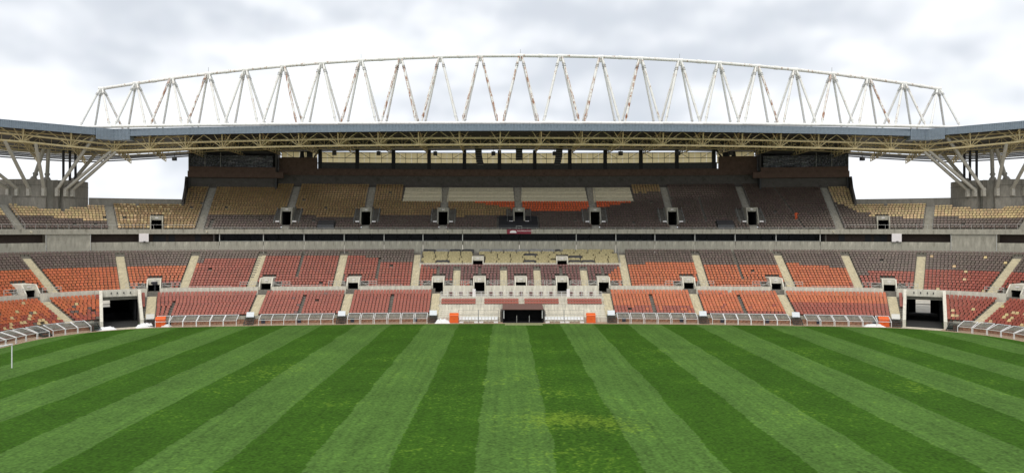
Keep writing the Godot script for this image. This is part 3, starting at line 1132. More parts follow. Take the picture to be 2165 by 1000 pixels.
	for e in [[-1.42, "left"], [1.43, "right"]]:
		var cb := thing("white_cabinet", "small white cabinet beside the %s press platform entrance" % e[1], "cabinet", P(e[0], 10.6, 3.1))
		var s3 := mb()
		prism(s3, rect(10.35, 10.85, 3.1, 4.35), e[0], 0, 0.5)
		obj(s3, "body", M.frame, cb)
		var s4 := mb()
		prism(s4, rect(10.32, 10.348, 3.2, 4.25), e[0], 0, 0.42)
		obj(s4, "door", M.signwhite, cb)
	# two rows of red seats in the centre
	var mesh := seat_mesh()
	for r in 2:
		var n := 56
		for k in n:
			var q := -2.38 + 4.76 * (k + 0.5) / n
			if absf(absf(q) - 1.26) < 0.12 or absf(q) < 0.05:
				continue
			var o := inst(mesh, "stadium_seat", M.seat_mat[0], self, Transform3D(Basis(Vector3.UP, turn(q)), P(q, 6.15 + r * 0.92, (2.053 if r == 0 else 2.403))))
			tag(o, "red seat below the press platform, %s row, %s from the left" % ["front" if r == 0 else "back", number(k)], "seat", "red seats below the press platform")

func corner_tunnel(sg: int) -> void:
	var lr := side(sg)
	var o := thing("corner_tunnel", "wide black vehicle tunnel with pale concrete fins in the %s corner" % lr, "tunnel", tunnel_at(sg, -5.0, 0, 0))
	var slab := func(prof: Array, off: float, w: float) -> SurfaceTool:
		# profile (along, y) extruded w wide across the tunnel
		var st := mb()
		var n := prof.size()
		for k in n:
			var a: Vector2 = prof[k]
			var b: Vector2 = prof[(k + 1) % n]
			quad(st, tunnel_at(sg, a.x, off - w / 2, a.y), tunnel_at(sg, b.x, off - w / 2, b.y), tunnel_at(sg, b.x, off + w / 2, b.y), tunnel_at(sg, a.x, off + w / 2, a.y))
		for e in [off - w / 2, off + w / 2]:
			for k in range(1, n - 1):
				tri(st, tunnel_at(sg, prof[0].x, e, prof[0].y), tunnel_at(sg, prof[k].x, e, prof[k].y), tunnel_at(sg, prof[k + 1].x, e, prof[k + 1].y))
		return st
	for e in [-2.6, 2.6]:
		obj(slab.call([Vector2(-7.6, 0.0), Vector2(-7.0, 0.0), Vector2(1.2, 4.0), Vector2(1.2, 4.9), Vector2(0.2, 4.9), Vector2(-7.6, 1.1)], e, 0.42), "fin", M.pale, o)
		obj(slab.call([Vector2(-6.9, 0.0), Vector2(1.2, 0.0), Vector2(1.2, 3.95), Vector2(-6.9, 0.05)], e, 0.3), "flank_wall", M.dark_concrete, o)
	obj(slab.call([Vector2(0.1, 3.95), Vector2(0.6, 3.95), Vector2(0.6, 4.93), Vector2(0.1, 4.93)], 0.0, 4.75), "lintel", M.pale, o)
	for k in [-1.2, -0.4, 0.5, 1.4]:
		var lamp := mb()
		var lp := tunnel_at(sg, 0.02, k, 4.4)
		tube(lamp, lp, lp + Vector3(0, 0.25, 0), 0.09, 0.05, 6)
		obj(lamp, "lamp", M.black, o)
	for e in [-2.5, 2.5]:
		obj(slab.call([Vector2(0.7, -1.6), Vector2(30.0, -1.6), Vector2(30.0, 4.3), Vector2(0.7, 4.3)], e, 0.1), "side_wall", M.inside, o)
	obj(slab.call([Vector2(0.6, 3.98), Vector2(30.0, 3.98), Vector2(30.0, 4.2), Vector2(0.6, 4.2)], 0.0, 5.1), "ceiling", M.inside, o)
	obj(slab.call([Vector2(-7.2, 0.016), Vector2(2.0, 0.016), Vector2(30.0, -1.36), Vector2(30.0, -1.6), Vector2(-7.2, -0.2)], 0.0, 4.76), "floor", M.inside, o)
	# end wall round a bright doorway
	var c := 0.1 if sg > 0 else -1.55
	var hw := 1.2 if sg > 0 else 0.75
	for e in [[-2.45, c - hw], [c + hw, 2.45]]:
		if e[1] > e[0]:
			obj(slab.call([Vector2(29.8, -1.5), Vector2(30.0, -1.5), Vector2(30.0, 4.0), Vector2(29.8, 4.0)], (e[0] + e[1]) / 2, e[1] - e[0]), "end_wall", M.inside, o)
	obj(slab.call([Vector2(29.8, 1.35), Vector2(30.0, 1.35), Vector2(30.0, 4.0), Vector2(29.8, 4.0)], c, hw * 2), "end_lintel", M.inside, o)
	obj(slab.call([Vector2(29.7, 0.2), Vector2(29.78, 0.2), Vector2(29.78, 0.3), Vector2(29.7, 0.3)], c, hw * 2), "door_rail", M.black, o)
	if sg < 0:
		obj(slab.call([Vector2(28.6, -1.5), Vector2(29.6, -1.5), Vector2(29.6, -0.2), Vector2(28.6, -0.2)], c, 2.0), "dark_crate", M.inside, o)
	for k in 5:
		var at := tunnel_at(sg, 4.0 + k * 5.0, -2.3 * (1.0 if sg > 0 else -1.0), -0.2 - 0.2 * k)
		var pl := mb()
		bar(pl, at, at + Vector3(0, 4.2, 0), 0.3)
		obj(pl, "pillar", M.soffit, o)
	var wp := tunnel_at(sg, 62.0, 0, -1.4)
	var wl := thing("outer_wall", "pale wall outside, seen through the %s corner tunnel" % lr, "wall", wp)
	var ws := mb()
	for k in 3:
		box(ws, Transform3D(Basis(Vector3.UP, -sg * 0.4974), wp + Vector3(0, 0.6 + k * 1.2, 0)), Vector3(40, 1.196, 0.3 + 0.02 * k))
	obj(ws, "render", M.cloth, wl)
	var sl := mb()
	sweep(sl, rect(0.0, 2.0, 0.006, 0.03), sg * 33.65 - 9.4, sg * 33.65 + 9.4)
	obj(sl, "threshold", M.sill, o)

func covers() -> void:
	rng.seed = 501
	# beige padded covers on the centre seats
	for i in range(9, 16):
		var s := row_s("B", i) + 0.4
		var y := row_y("B", i)
		var n := 0
		for e in [[-3.12, -1.5], [-1.16, 1.16], [1.5, 3.1]]:
			if i > 13:
				e = {-3.12: [-3.12, -1.34], -1.16: [-1.32, 1.32], 1.5: [1.34, 3.1]}[e[0]]
			var l0 := arcl(e[0], s) + rng.randf_range(0.0, 0.5)
			var l1 := arcl(e[1], s)
			while l0 < l1 - 0.9:
				var w := minf(rng.randf_range(2.0, 2.3), l1 - l0)
				n += 1
				var q := q_of(l0 + w / 2, s)
				l0 += w + 0.16
				var mat: Material = M.cover
				var look := "beige padded cover"
				if i == 15 and q < 1.3:
					mat = M.silver if rng.randf() < 0.6 else M.plastic
					look = "crumpled silver sheet" if mat == M.silver else "crumpled black plastic sheet"
				elif rng.randf() < 0.06:
					mat = M.plastic
					look = "black plastic sheet"
				roll_cover("seat_cover", "%s over centre seats, %s row up, %s from the left" % [look, ORD[i - 9], ORD[n - 1]], q, s, y, w, mat, i * 40 + n)
	# cream sheets over the upper centre rows
	var qa := [[-3.88, -2.57, "far left"], [-2.4, -0.13, "left of the middle stairs"], [0.09, 2.33, "right of the middle stairs"], [2.54, 3.86, "far right"]]
	for e in qa:
		for k in 4:
			var i0 := 13 + k * 2
			var st := mb()
			var s0 := row_s("U", i0)
			var y0 := row_y("U", i0)
			var sp := [Vector2(s0 - 0.1, y0 + 0.2), Vector2(s0 - 0.13, y0 + 0.23), Vector2(s0 + 1.1, y0 + 0.84), Vector2(s0 + 1.2, y0 + 0.8), Vector2(s0 + 1.3, y0 + 0.45), Vector2(s0 + 0.8, y0 + 0.42), Vector2(s0, y0 + 0.02)]
			sweep(st, sp, e[0] + 0.01 * k, e[1] - 0.01 * k)
			tag(obj(st, "cover_sheet", M.canvas), "cream sheet over upper tier seats, %s block, %s strip up" % [e[2], ORD[k]], "sheet", "cream sheets on the upper tier")
	# black covered boxes in the upper tier
	for e in [[-6.46, -5.95, 0, 2, "on the left"], [-0.66, 0.6, 0, 4, "in the centre above the maroon board"], [6.35, 6.86, 0, 2, "on the right"]]:
		var o := thing("black_cover", "flat black tarpaulin box over upper tier seats %s" % e[4], "tarpaulin", P((e[0] + e[1]) / 2, row_s("U", 0), 14.05), "black tarpaulins on the upper tier")
		var st := mb()
		var top_s: float = row_s("U", e[3]) + 0.7
		sweep(st, [Vector2(25.7, 14.06), Vector2(25.7, 14.95), Vector2(top_s, row_y("U", e[3]) + 0.95), Vector2(top_s, 14.06)], e[0], e[1])
		obj(st, "cover", M.plastic if e[3] == 2 else M.black, o)
	var fr := mb()
	for x in [-0.5, 0.55]:
		bar(fr, P(0, 24.55, 14.16) + Vector3(x - 0.1, 0, 0), P(0, 24.55, 14.7) + Vector3(x - 0.1, 0, 0), 0.05)
	bar(fr, P(0, 24.55, 14.7) + Vector3(-0.6, 0, 0), P(0, 24.55, 14.7) + Vector3(0.45, 0, 0), 0.05)
	tag(obj(fr, "small_frame", M.rail), "small pale metal frame standing on the balcony beam above the maroon board", "frame")
	for sg in [-1, 1]:
		var st := mb()
		var pts := []
		for i in range(9, 17):
			pts.append(P(sg * 3.13, row_s("B", i), row_y("B", mini(i, 15))))
		rails(st, pts, 0.95, 2, 0.03)
		tag(obj(st, "block_railing", M.grey_rail), "dark railing down the %s edge of the covered seats" % side(sg), "railing")

func roll_cover(called: String, label: String, q: float, s: float, y: float, w: float, mat: Material, seed_: int) -> void:
	var n := FastNoiseLite.new()
	n.seed = seed_
	n.frequency = 1.1
	var st := mb()
	st.set_smooth_group(4)
	var nx := 8
	var prof := [Vector2(0.24, 0.1), Vector2(0.3, 0.3), Vector2(0.22, 0.42), Vector2(0.0, 0.43), Vector2(-0.18, 0.48), Vector2(-0.26, 0.64), Vector2(-0.34, 0.66), Vector2(-0.36, 0.02)]
	var pt := func(i: int, k: int) -> Vector3:
		var u := i * 1.0 / nx
		var p: Vector2 = prof[k]
		var sag := 0.1 * n.get_noise_2d(u * w * 1.5, k * 0.5) - (0.07 if i == 0 or i == nx else 0.0)
		return Vector3((u - 0.5) * w, maxf(0.02, p.y + sag * (1 if p.y > 0.1 else 0)), p.x + 0.06 * n.get_noise_2d(u * w * 1.3, 40 + k))
	for i in nx:
		for k in prof.size() - 1:
			quad(st, pt.call(i, k), pt.call(i, k + 1), pt.call(i + 1, k + 1), pt.call(i + 1, k))
	for i in [0, nx]:
		for k in range(1, prof.size() - 1):
			tri(st, pt.call(i, 0), pt.call(i, k), pt.call(i, k + 1))
	var o := MeshInstance3D.new()
	o.mesh = mesh_of(st)
	o.material_override = mat
	o.transform = Transform3D(Basis(Vector3.UP, turn(q)), P(q, s, y + 0.003))
	put(o, called, self)
	tag(o, label, "cover", "padded covers on the centre seats")

# ---------------------------------------------------------------- back of the upper tier
func rear_stand() -> void:
	var w := thing("rear_wall", "dark concrete wall with brown beam behind the upper tier", "wall", P(0, 44, 22))
	var st := mb()
	sweep(st, rect(43.3, 43.6, 21.5, 26.1), -8.3, 8.3)
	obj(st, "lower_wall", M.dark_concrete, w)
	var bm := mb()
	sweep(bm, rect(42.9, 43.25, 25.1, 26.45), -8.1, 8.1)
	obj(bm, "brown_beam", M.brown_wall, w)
	var uw := mb()
	sweep(uw, rect(43.7, 44.0, 26.1, 27.8), -6.8, 6.8)
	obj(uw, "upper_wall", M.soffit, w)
	for sg in [-1, 1]:
		var bb := mb()
		sweep(bb, rect(43.0, 44.2, 26.46, 28.6 if sg < 0 else 28.9), minf(sg * 6.85, sg * 8.1), maxf(sg * 6.85, sg * 8.1))
		obj(bb, "brown_block", M.brown_wall, w)
		var mc := thing("roof_plant", "dark machinery on the brown block beside the %s box" % side(sg), "machinery", P(sg * 7.3, 43.6, 28.9))
		var m1 := mb()
		bxa(m1, P(sg * 7.1, 43.6, 29.3), Vector3(1.2, 1.0, 0.8), 0.2)
		tube(m1, P(sg * 7.35, 43.6, 28.7), P(sg * 7.35, 43.6, 29.9), 0.5, 0.35, 10)
		obj(m1, "housing", M.black, mc)
		var m2 := mb()
		bar(m2, P(sg * 6.95, 43.6, 28.8), P(sg * 6.7, 43.6, 30.9), 0.3)
		obj(m2, "arm", M.black, mc)
	# translucent screens between dark columns
	var cols := [-6.76, -5.51, -4.28, -3.06, -1.84, -0.63, 0.59, 1.8, 3.02, 4.24, 5.46, 6.7]
	for k in cols.size():
		var c := mb()
		prism(c, rect(43.6, 44.3, 26.1, 30.5), cols[k], 0, 0.75)
		prism(c, rect(43.5, 44.4, 27.5, 27.7), cols[k], 0, 0.9)
		var co := obj(c, "screen_column", M.black)
		tag(co, "dark column between the cream screens, %s from the left" % ORD[k], "column", "dark columns behind the upper tier")
		var h := mb()
		tube(h, P(cols[k], 44.0, 30.5), P(cols[k], 44.0, 31.2), 0.08, 0.08, 6)
		obj(h, "hanger", M.frame, co)
	var bays := []
	for k in cols.size() - 1:
		bays.append([cols[k] + 0.03, cols[k + 1] - 0.03])
	bays.append([6.82, 8.05])
	bays.append([-8.05, -6.86])
	for k in bays.size():
		var e: Array = bays[k]
		var idx := "%s from the left" % ORD[k] if k < 11 else ("behind the right machinery" if k == 11 else "behind the left machinery")
		var o := thing("cream_screen", "translucent cream screen behind the upper tier, %s" % idx, "screen", P((e[0] + e[1]) / 2, 44.6, 27.5), "cream screens under the roof")
		var n := 6
		for j in n:
			for v in 2:
				var a: float = lerpf(e[0], e[1], j * 1.0 / n)
				var b: float = lerpf(e[0], e[1], (j + 1.0) / n)
				var pn := mb()
				sweep(pn, [Vector2(44.55, 27.6 + v * 1.2), Vector2(44.55, 28.78 + v * 1.2)], a + 0.002, b - 0.002, false)
				obj(pn, "sheet", M.poly, o)
		var f := mb()
		for y in [27.72, 28.78, 29.98]:
			sweep(f, rect(44.4, 44.5, y - 0.05, y + 0.05), e[0], e[1])
		for u in [0.33, 0.67]:
			prism(f, rect(44.4, 44.5, 27.6, 30.0), lerpf(e[0], e[1], u), 0, 0.08)
		bar(f, P(lerpf(e[0], e[1], 0.05), 44.45, 29.95), P(lerpf(e[0], e[1], 0.33), 44.45, 28.8), 0.07)
		bar(f, P(lerpf(e[0], e[1], 0.95), 44.45, 29.95), P(lerpf(e[0], e[1], 0.67), 44.45, 28.8), 0.07)
		obj(f, "frame", M.black, o)
	# hospitality boxes at both ends
	for sg in [-1, 1]:
		var lo := minf(sg * 8.15, sg * 17.0)
		var hi := maxf(sg * 8.15, sg * 17.0)
		var o := thing("end_box", "dark box room with brown fascia at the %s end of the upper tier" % side(sg), "building", P(sg * 12.0, 40, 22))
		var b := mb()
		sweep(b, rect(41.6, 42.0, 21.0, 24.6), lo, hi)
		obj(b, "lower_wall", M.dark_concrete, o)
		var f := mb()
		sweep(f, rect(40.4, 41.6, 24.3, 25.5), lo - 0.25, hi + 0.25)
		obj(f, "fascia_beam", M.concrete if false else M.brown_wall, o)
		var f2 := mb()
		sweep(f2, rect(40.7, 41.9, 25.502, 26.4), lo, hi)
		obj(f2, "sill_band", M.brown_wall, o)
		var back := mb()
		sweep(back, rect(46.0, 46.3, 21.0, 30.2), lo, hi)
		for e in [lo, hi]:
			prism(back, rect(41.0, 46.0, 21.0, 30.0), e, 0, 0.3)
		sweep(back, rect(40.8, 46.3, 29.3, 29.6), lo, hi)
		obj(back, "shell", M.soffit, o)
		var n := 3
		for j in n:
			var a := lerpf(lo, hi, j * 1.0 / n)
			var c := lerpf(lo, hi, (j + 1.0) / n)
			var pm := crumpled(a + 0.1, c - 0.1, 41.3, 26.45, 28.75, 900 + j + sg * 10)
			obj(pm, "wrapped_window", M.foil, o)
			var po := mb()
			bar(po, P(a, 41.1, 26.4), P(a, 41.1, 29.3), 0.12)
			obj(po, "window_post", M.grey_rail, o)
		# raking end wall of the tall part of the tier
		var ew := thing("raking_wall", "raking concrete end wall of the high %s part of the upper tier" % side(sg), "wall", P(sg * TALL, 38, 17))
		var rk := mb()
		prism(rk, [Vector2(34.0, 17.0), Vector2(34.0, 19.3), Vector2(40.6, 23.4), Vector2(40.6, 24.4), Vector2(46.3, 24.4), Vector2(46.3, 17.0)], sg * (TALL + 0.35), 0, 0.35)
		obj(rk, "wall", M.dark_concrete, ew)
		# low parapets of the corner part
		var q0 := TALL + 0.6
		for e in [[q0, 35.5, "between the %s drum and the high stand" % side(sg), 19.75], [49.0, 66.0, "beyond the %s drum" % side(sg), 19.9]]:
			var pw := mb()
			sweep(pw, rect(34.5, 34.8, 17.2, e[3]), minf(sg * e[0], sg * e[1]), maxf(sg * e[0], sg * e[1]))
			tag(obj(pw, "corner_parapet", M.drum), "grey concrete parapet behind the corner seats %s" % e[2], "parapet")

func crumpled(q0: float, q1: float, s: float, y0: float, y1: float, seed_: int) -> SurfaceTool:
	var n := FastNoiseLite.new()
	n.seed = seed_
	n.frequency = 0.5
	var st := mb()
	var nx := 30
	var ny := 12
	var pt := func(i: int, j: int) -> Vector3:
		var q := lerpf(q0, q1, i * 1.0 / nx)
		var y := lerpf(y0, y1, j * 1.0 / ny)
		return P(q, s + 0.5 * n.get_noise_2d(i * 0.35, y * 3.5), y)
	for i in nx:
		for j in ny:
			quad(st, pt.call(i, j), pt.call(i, j + 1), pt.call(i + 1, j + 1), pt.call(i + 1, j))
	return st

# ---------------------------------------------------------------- roof
func tx(i: float) -> float:
	return 6.83 * i - 0.0009 * i * i * i

var nodes := []

func front_at(x: float) -> Vector3:
	# front line of the roof in plan, x measured from the centre line
	var e := 70.55
	if absf(x) <= e:
		return Vector3(CX + x, 0, -(126.0 + 6.5 * pow(x / 70.0, 2)))
	var sg := signf(x)
	var m := absf(x) - e
	return Vector3(CX + sg * (e + m * 0.68), 0, -(132.6 - m * 0.735))

func rear_q(x: float) -> float:
	var e := 70.55
	if absf(x) > e:
		return signf(x) * (27.0 + (absf(x) - e) * 1.05)
	var want := absf(x) * 1.1
	var lo := 0.0
	var hi := 60.0
	for k in 40:
		var m := (lo + hi) / 2
		if P(m, 47, 0).x - CX < want:
			lo = m
		else:
			hi = m
	return lo * signf(x)

func rear_y(q: float) -> float:
	var tab := [[0.0, 31.25], [6.0, 30.8], [9.7, 30.0], [16.0, 29.25], [27.0, 28.0], [35.0, 27.1], [50.0, 27.4], [90.0, 28.5]]
	for k in tab.size() - 1:
		if absf(q) <= tab[k + 1][0]:
			return lerpf(tab[k][1], tab[k + 1][1], (absf(q) - tab[k][0]) / (tab[k + 1][0] - tab[k][0]))
	return 28.5

func roof_pt(x: float, f: float, drop := 0.0) -> Vector3:
	var a := front_at(x)
	a.y = 31.3
	var q := rear_q(x)
	var b := P(q, 47, rear_y(q))
	return a.lerp(b, f) - Vector3(0, drop, 0)

func chord_pt(x: float, y: float) -> Vector3:
	var p := roof_pt(x, 0.075)
	p.y = y - 0.55 * minf(1.0, pow(x / 70.0, 2)) + (0.5 * clampf((absf(x) - 72.0) / 14.0, 0, 1))
	return p

func roof() -> void:
	var r := thing("stand_roof", "grey metal roof with corrugated fascia and cream steel trusses over the stand", "roof", Vector3(CX, 28, -140))
	var xs := []
	for k in range(-5, 0):
		xs.append(-70.55 + k * 7.0)
	for k in 22:
		xs.append(tx(k - 10.5))
	for k in range(1, 6):
		xs.append(70.55 + k * 7.0)
	# fascia: one ribbed panel per bay
	for k in xs.size() - 1:
		var st := mb()
		var n := 28
		for j in n:
			var a := front_at(lerpf(xs[k], xs[k + 1], j * 1.0 / n))
			var b := front_at(lerpf(xs[k], xs[k + 1], (j + 0.55) / n))
			var c := front_at(lerpf(xs[k], xs[k + 1], (j + 0.7) / n))
			var d := front_at(lerpf(xs[k], xs[k + 1], (j + 0.85) / n))
			var e := front_at(lerpf(xs[k], xs[k + 1], (j + 1.0) / n))
			var back := Vector3(0, 0, -0.06)
			var h := 1.1 + 0.15 * minf(1.0, absf(xs[k]) / 70.0)
			var y0 := Vector3(0, 31.47 - h, 0)
			var y1 := Vector3(0, 31.47, 0)
			quad(st, a + y0, a + y1, b + y1, b + y0)
			quad(st, b + y0, b + y1, c + y1 + back, c + y0 + back)
			quad(st, c + y0 + back, c + y1 + back, d + y1 + back, d + y0 + back)
			quad(st, d + y0 + back, d + y1 + back, e + y1, e + y0)
			quad(st, a + y0, e + y0, e + y0 + Vector3(0, 0, -0.2), a + y0 + Vector3(0, 0, -0.2))
			quad(st, a + y1, e + y1, e + y1 + Vector3(0, 0, -0.2), a + y1 + Vector3(0, 0, -0.2))
		obj(st, "fascia_panel", M.fascia, r)
		var so := mb()
		var pa := front_at(xs[k]) + Vector3(0, 30.2, -0.1)
		var pb := front_at(xs[k + 1]) + Vector3(0, 30.2, -0.1)
		var ra := roof_pt(xs[k], 0.085)
		var rb := roof_pt(xs[k + 1], 0.085)
		ra.y = 30.55
		rb.y = 30.55
		quad(so, pa, pb, rb, ra)
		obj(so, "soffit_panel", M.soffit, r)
	for sg in [-1, 1]:
		# deep box where the roof bends
		var st := mb()
		var a := front_at(sg * 67.4) + Vector3(0, 0, 0.12)
		var b := front_at(sg * 70.55) + Vector3(-sg * 0.05, 0, 0.15)
		var c := front_at(sg * 73.4) + Vector3(-sg * 0.1, 0, 0.12)
		for pr in [[a, b], [b, c]]:
			var n := 12
			for j in n:
				var p0: Vector3 = pr[0].lerp(pr[1], j * 1.0 / n)
				var p1: Vector3 = pr[0].lerp(pr[1], (j + 0.6) / n)
				var p2: Vector3 = pr[0].lerp(pr[1], (j + 1.0) / n)
				var y0 := Vector3(0, 29.55, 0)
				var y1 := Vector3(0, 31.49, 0)
				quad(st, p0 + y0, p0 + y1, p1 + y1, p1 + y0)
				quad(st, p1 + y0, p1 + y1, p2 + y1 + Vector3(0, 0, -0.05), p2 + y0 + Vector3(0, 0, -0.05))
			quad(st, pr[0] + Vector3(0, 29.55, 0), pr[1] + Vector3(0, 29.55, 0), pr[1] + Vector3(0, 29.55, -2.2), pr[0] + Vector3(0, 29.55, -2.2))
		for e in [a, c]:
			quad(st, e + Vector3(0, 29.55, 0), e + Vector3(0, 31.49, 0), e + Vector3(0, 31.3, -2.2), e + Vector3(0, 29.55, -2.2))
		obj(st, "fascia_joint", M.fascia, r)
	# roof sheets, one per bay, in front of and behind the light slot
	for k in xs.size() - 1:
		var corner: bool = absf(rear_q((xs[k] + xs[k + 1]) / 2)) > 14.5
		var slot: bool = absf((xs[k] + xs[k + 1]) / 2) < 36.0
		var parts := [[0.0, 0.78]] if corner else ([[0.0, 0.6], [0.635, 1.0]] if slot else [[0.0, 1.0]])
		for e in parts:
			var st := mb()
			var n := 6
			for j in n:
				var f0: float = lerpf(e[0], e[1], j * 1.0 / n)
				var f1: float = lerpf(e[0], e[1], (j + 1.0) / n)
				quad(st, roof_pt(xs[k], f0), roof_pt(xs[k + 1], f0), roof_pt(xs[k + 1], f1), roof_pt(xs[k], f1))
				quad(st, roof_pt(xs[k], f0, 0.12), roof_pt(xs[k], f1, 0.12), roof_pt(xs[k + 1], f1, 0.12), roof_pt(xs[k + 1], f0, 0.12))
			obj(st, "roof_sheet", M.sheet, r)
		if corner:
			for f in [0.83, 0.88, 0.93, 1.0]:
				var sl := mb()
				bar(sl, roof_pt(xs[k], f, 0.15), roof_pt(xs[k + 1], f, 0.15), 0.5, 0.22)
				obj(sl, "rear_purlin", M.soffit, r)
			for f in [0.2, 0.5, 0.7]:
				var sl := mb()
				bar(sl, roof_pt(xs[k], f, 0.35), roof_pt(xs[k + 1], f, 0.35), 0.12, 0.25)
				obj(sl, "purlin", M.yellow, r)
		else:
			for f in [0.15, 0.25, 0.35, 0.45, 0.56, 0.68, 0.78, 0.88, 0.97]:
				var sl := mb()
				bar(sl, roof_pt(xs[k], f, 0.3), roof_pt(xs[k + 1], f, 0.3), 0.1, 0.22)
				obj(sl, "purlin", M.sheet, r)
	# long chords under the front edge
	for y in [29.5, 28.4]:
		for k in xs.size() - 1:
			var st := mb()
			tube(st, chord_pt(xs[k], y), chord_pt(xs[k + 1], y), 0.18, 0.18, 8)
			obj(st, "chord", M.yellow, r)
	# cross trusses, one at each node
	for k in xs.size():
		var x: float = xs[k]
		var st := mb()
		var n := 9
		var lo := []
		var hi := []
		for j in n + 1:
			var f := lerpf(0.075, 0.93, j * 1.0 / n)
			hi.append(roof_pt(x, f, 0.42))
			var b := roof_pt(x, f, 0.0)
			b.y = lerpf(chord_pt(x, 28.4).y, roof_pt(x, 0.93, 1.2).y, j * 1.0 / n)
			lo.append(b)
		for j in n + 1:
			tube(st, lo[j], hi[j], 0.07, 0.07, 6)
			if j < n:
				tube(st, lo[j], lo[j + 1], 0.1, 0.1, 6)
				tube(st, hi[j], hi[j + 1], 0.1, 0.1, 6)
				tube(st, lo[j] if j % 2 == 0 else hi[j], hi[j + 1] if j % 2 == 0 else lo[j + 1], 0.07, 0.07, 6)
		tube(st, lo[0], front_at(x) + Vector3(0, 30.6, -0.8), 0.1, 0.1, 6)
		obj(st, "truss", M.yellow, r)
	# lattice girders along the stand, deeper under the roof
	for f in [0.3, 0.52]:
		for k in xs.size() - 1:
			var st := mb()
			var n := 4
			for j in n:
				var a := roof_pt(lerpf(xs[k], xs[k + 1], j * 1.0 / n), f, 0.4)
				var b := roof_pt(lerpf(xs[k], xs[k + 1], (j + 1.0) / n), f, 0.4)
				var d := Vector3(0, 1.75 if f < 0.4 else 1.3, 0)
				tube(st, a - d, b - d, 0.08, 0.08, 5)
				tube(st, a, a - d, 0.05, 0.05, 5)
				tube(st, a if j % 2 else a - d, (b - d) if j % 2 else b, 0.05, 0.05, 5)
			obj(st, "lattice_girder", M.yellow, r)
	# knee braces fan out from every chord node to the front edge
	for k in xs.size():
		var st := mb()
		for e in [-1.7, 1.7]:
			var h := front_at(xs[k] + e) + Vector3(0, 30.65, -0.9)
			tube(st, chord_pt(xs[k], 28.4), h, 0.065, 0.065, 5)
			tube(st, chord_pt(xs[k] + e * 1.2, 29.5), roof_pt(xs[k], 0.19, 0.4), 0.05, 0.05, 5)
		obj(st, "knee_brace", M.yellow, r)
	# bracing in the plane of the chords
	for k in xs.size() - 1:
		var mx: float = (xs[k] + xs[k + 1]) / 2
		if absf(mx) < 9.0:
			continue
		var st := mb()
		var apex := chord_pt(mx, 30.75)
		tube(st, chord_pt(xs[k], 28.4), apex, 0.085, 0.085, 6)
		tube(st, chord_pt(xs[k + 1], 28.4), apex, 0.085, 0.085, 6)
		obj(st, "brace", M.yellow, r)
	# floodlights hung under the slot
	rng.seed = 91
	for k in 42:
		var x := -52.0 + 104.0 * (k + rng.randf_range(-0.2, 0.2)) / 41.0
		var p := roof_pt(x, 0.56, 0.75)
		var st := mb()
		tube(st, p, p + Vector3(0, -0.15, 0.45), 0.3, 0.38, 10)
		bar(st, p, p + Vector3(0, 0.5, 0), 0.08)
		obj(st, "floodlight", M.black, r)
	# small loudspeakers
	for e in [[-62.5, 0.84], [-33.5, 0.62], [-25.5, 0.62], [-15.2, 0.62], [-4.6, 0.62], [6.6, 0.62], [18.6, 0.62], [29.0, 0.62], [38.5, 0.62], [62.5, 0.84]]:
		var p := roof_pt(e[0], e[1], 0.0)
		p.y = lerpf(28.8, 28.0, clampf((absf(e[0]) - 38.0) / 24.0, 0, 1))
		var o := thing("loudspeaker", "black loudspeaker hanging under the roof, %s" % spk(e[0]), "loudspeaker", p, "loudspeakers under the roof")
		var st := mb()
		bxa(st, p, Vector3(0.75, 0.75, 0.7), 0.1)
		obj(st, "cabinet", M.black, o)
		var h := mb()
		bar(h, p + Vector3(0, 0.37, 0), Vector3(p.x, roof_pt(e[0], e[1], 0.1).y, p.z), 0.08)
		obj(h, "hanger", M.black, o)
		var g := mb()
		bxa(g, p + Vector3(0.03, 0, 0.36), Vector3(0.6, 0.6, 0.03), 0.1)
		obj(g, "grille", M.soffit, o)
	# line arrays
	for e in [[-7.3, 8, 1, "left"], [0.05, 6, 0, "middle"], [7.3, 8, -1, "right"]]:
		var top := roof_pt(e[0], 0.55, 0.0)
		var o := thing("line_array", "%s hanging column of black concert loudspeakers" % e[3], "loudspeaker", Vector3(top.x, 27.0, top.z), "hanging loudspeaker columns")
		var y := 29.7
		var x := top.x
		for j in e[1]:
			var st := mb()
			bxa(st, Vector3(x, y, top.z), Vector3(1.25, 0.38, 0.8), 0.0)
			obj(st, "cabinet", M.black, o)
			var gp := mb()
			bxa(gp, Vector3(x, y - 0.215, top.z + 0.35), Vector3(1.1, 0.04, 0.08))
			obj(gp, "bracket", M.grey_rail, o)
			y -= 0.44
			x += e[2] * 0.035 * j * 0.5
		for sx in [-0.45, 0.45]:
			var ch := mb()
			bar(ch, Vector3(top.x + sx, 29.8, top.z), Vector3(top.x + sx, 31.1, top.z), 0.07)
			obj(ch, "chain", M.black, o)

func spk(x: float) -> String:
	var all := [-62.5, -33.5, -25.5, -15.2, -4.6, 6.6, 18.6, 29.0, 38.5, 62.5]
	return "%s from the left" % ORD[all.find(x)]

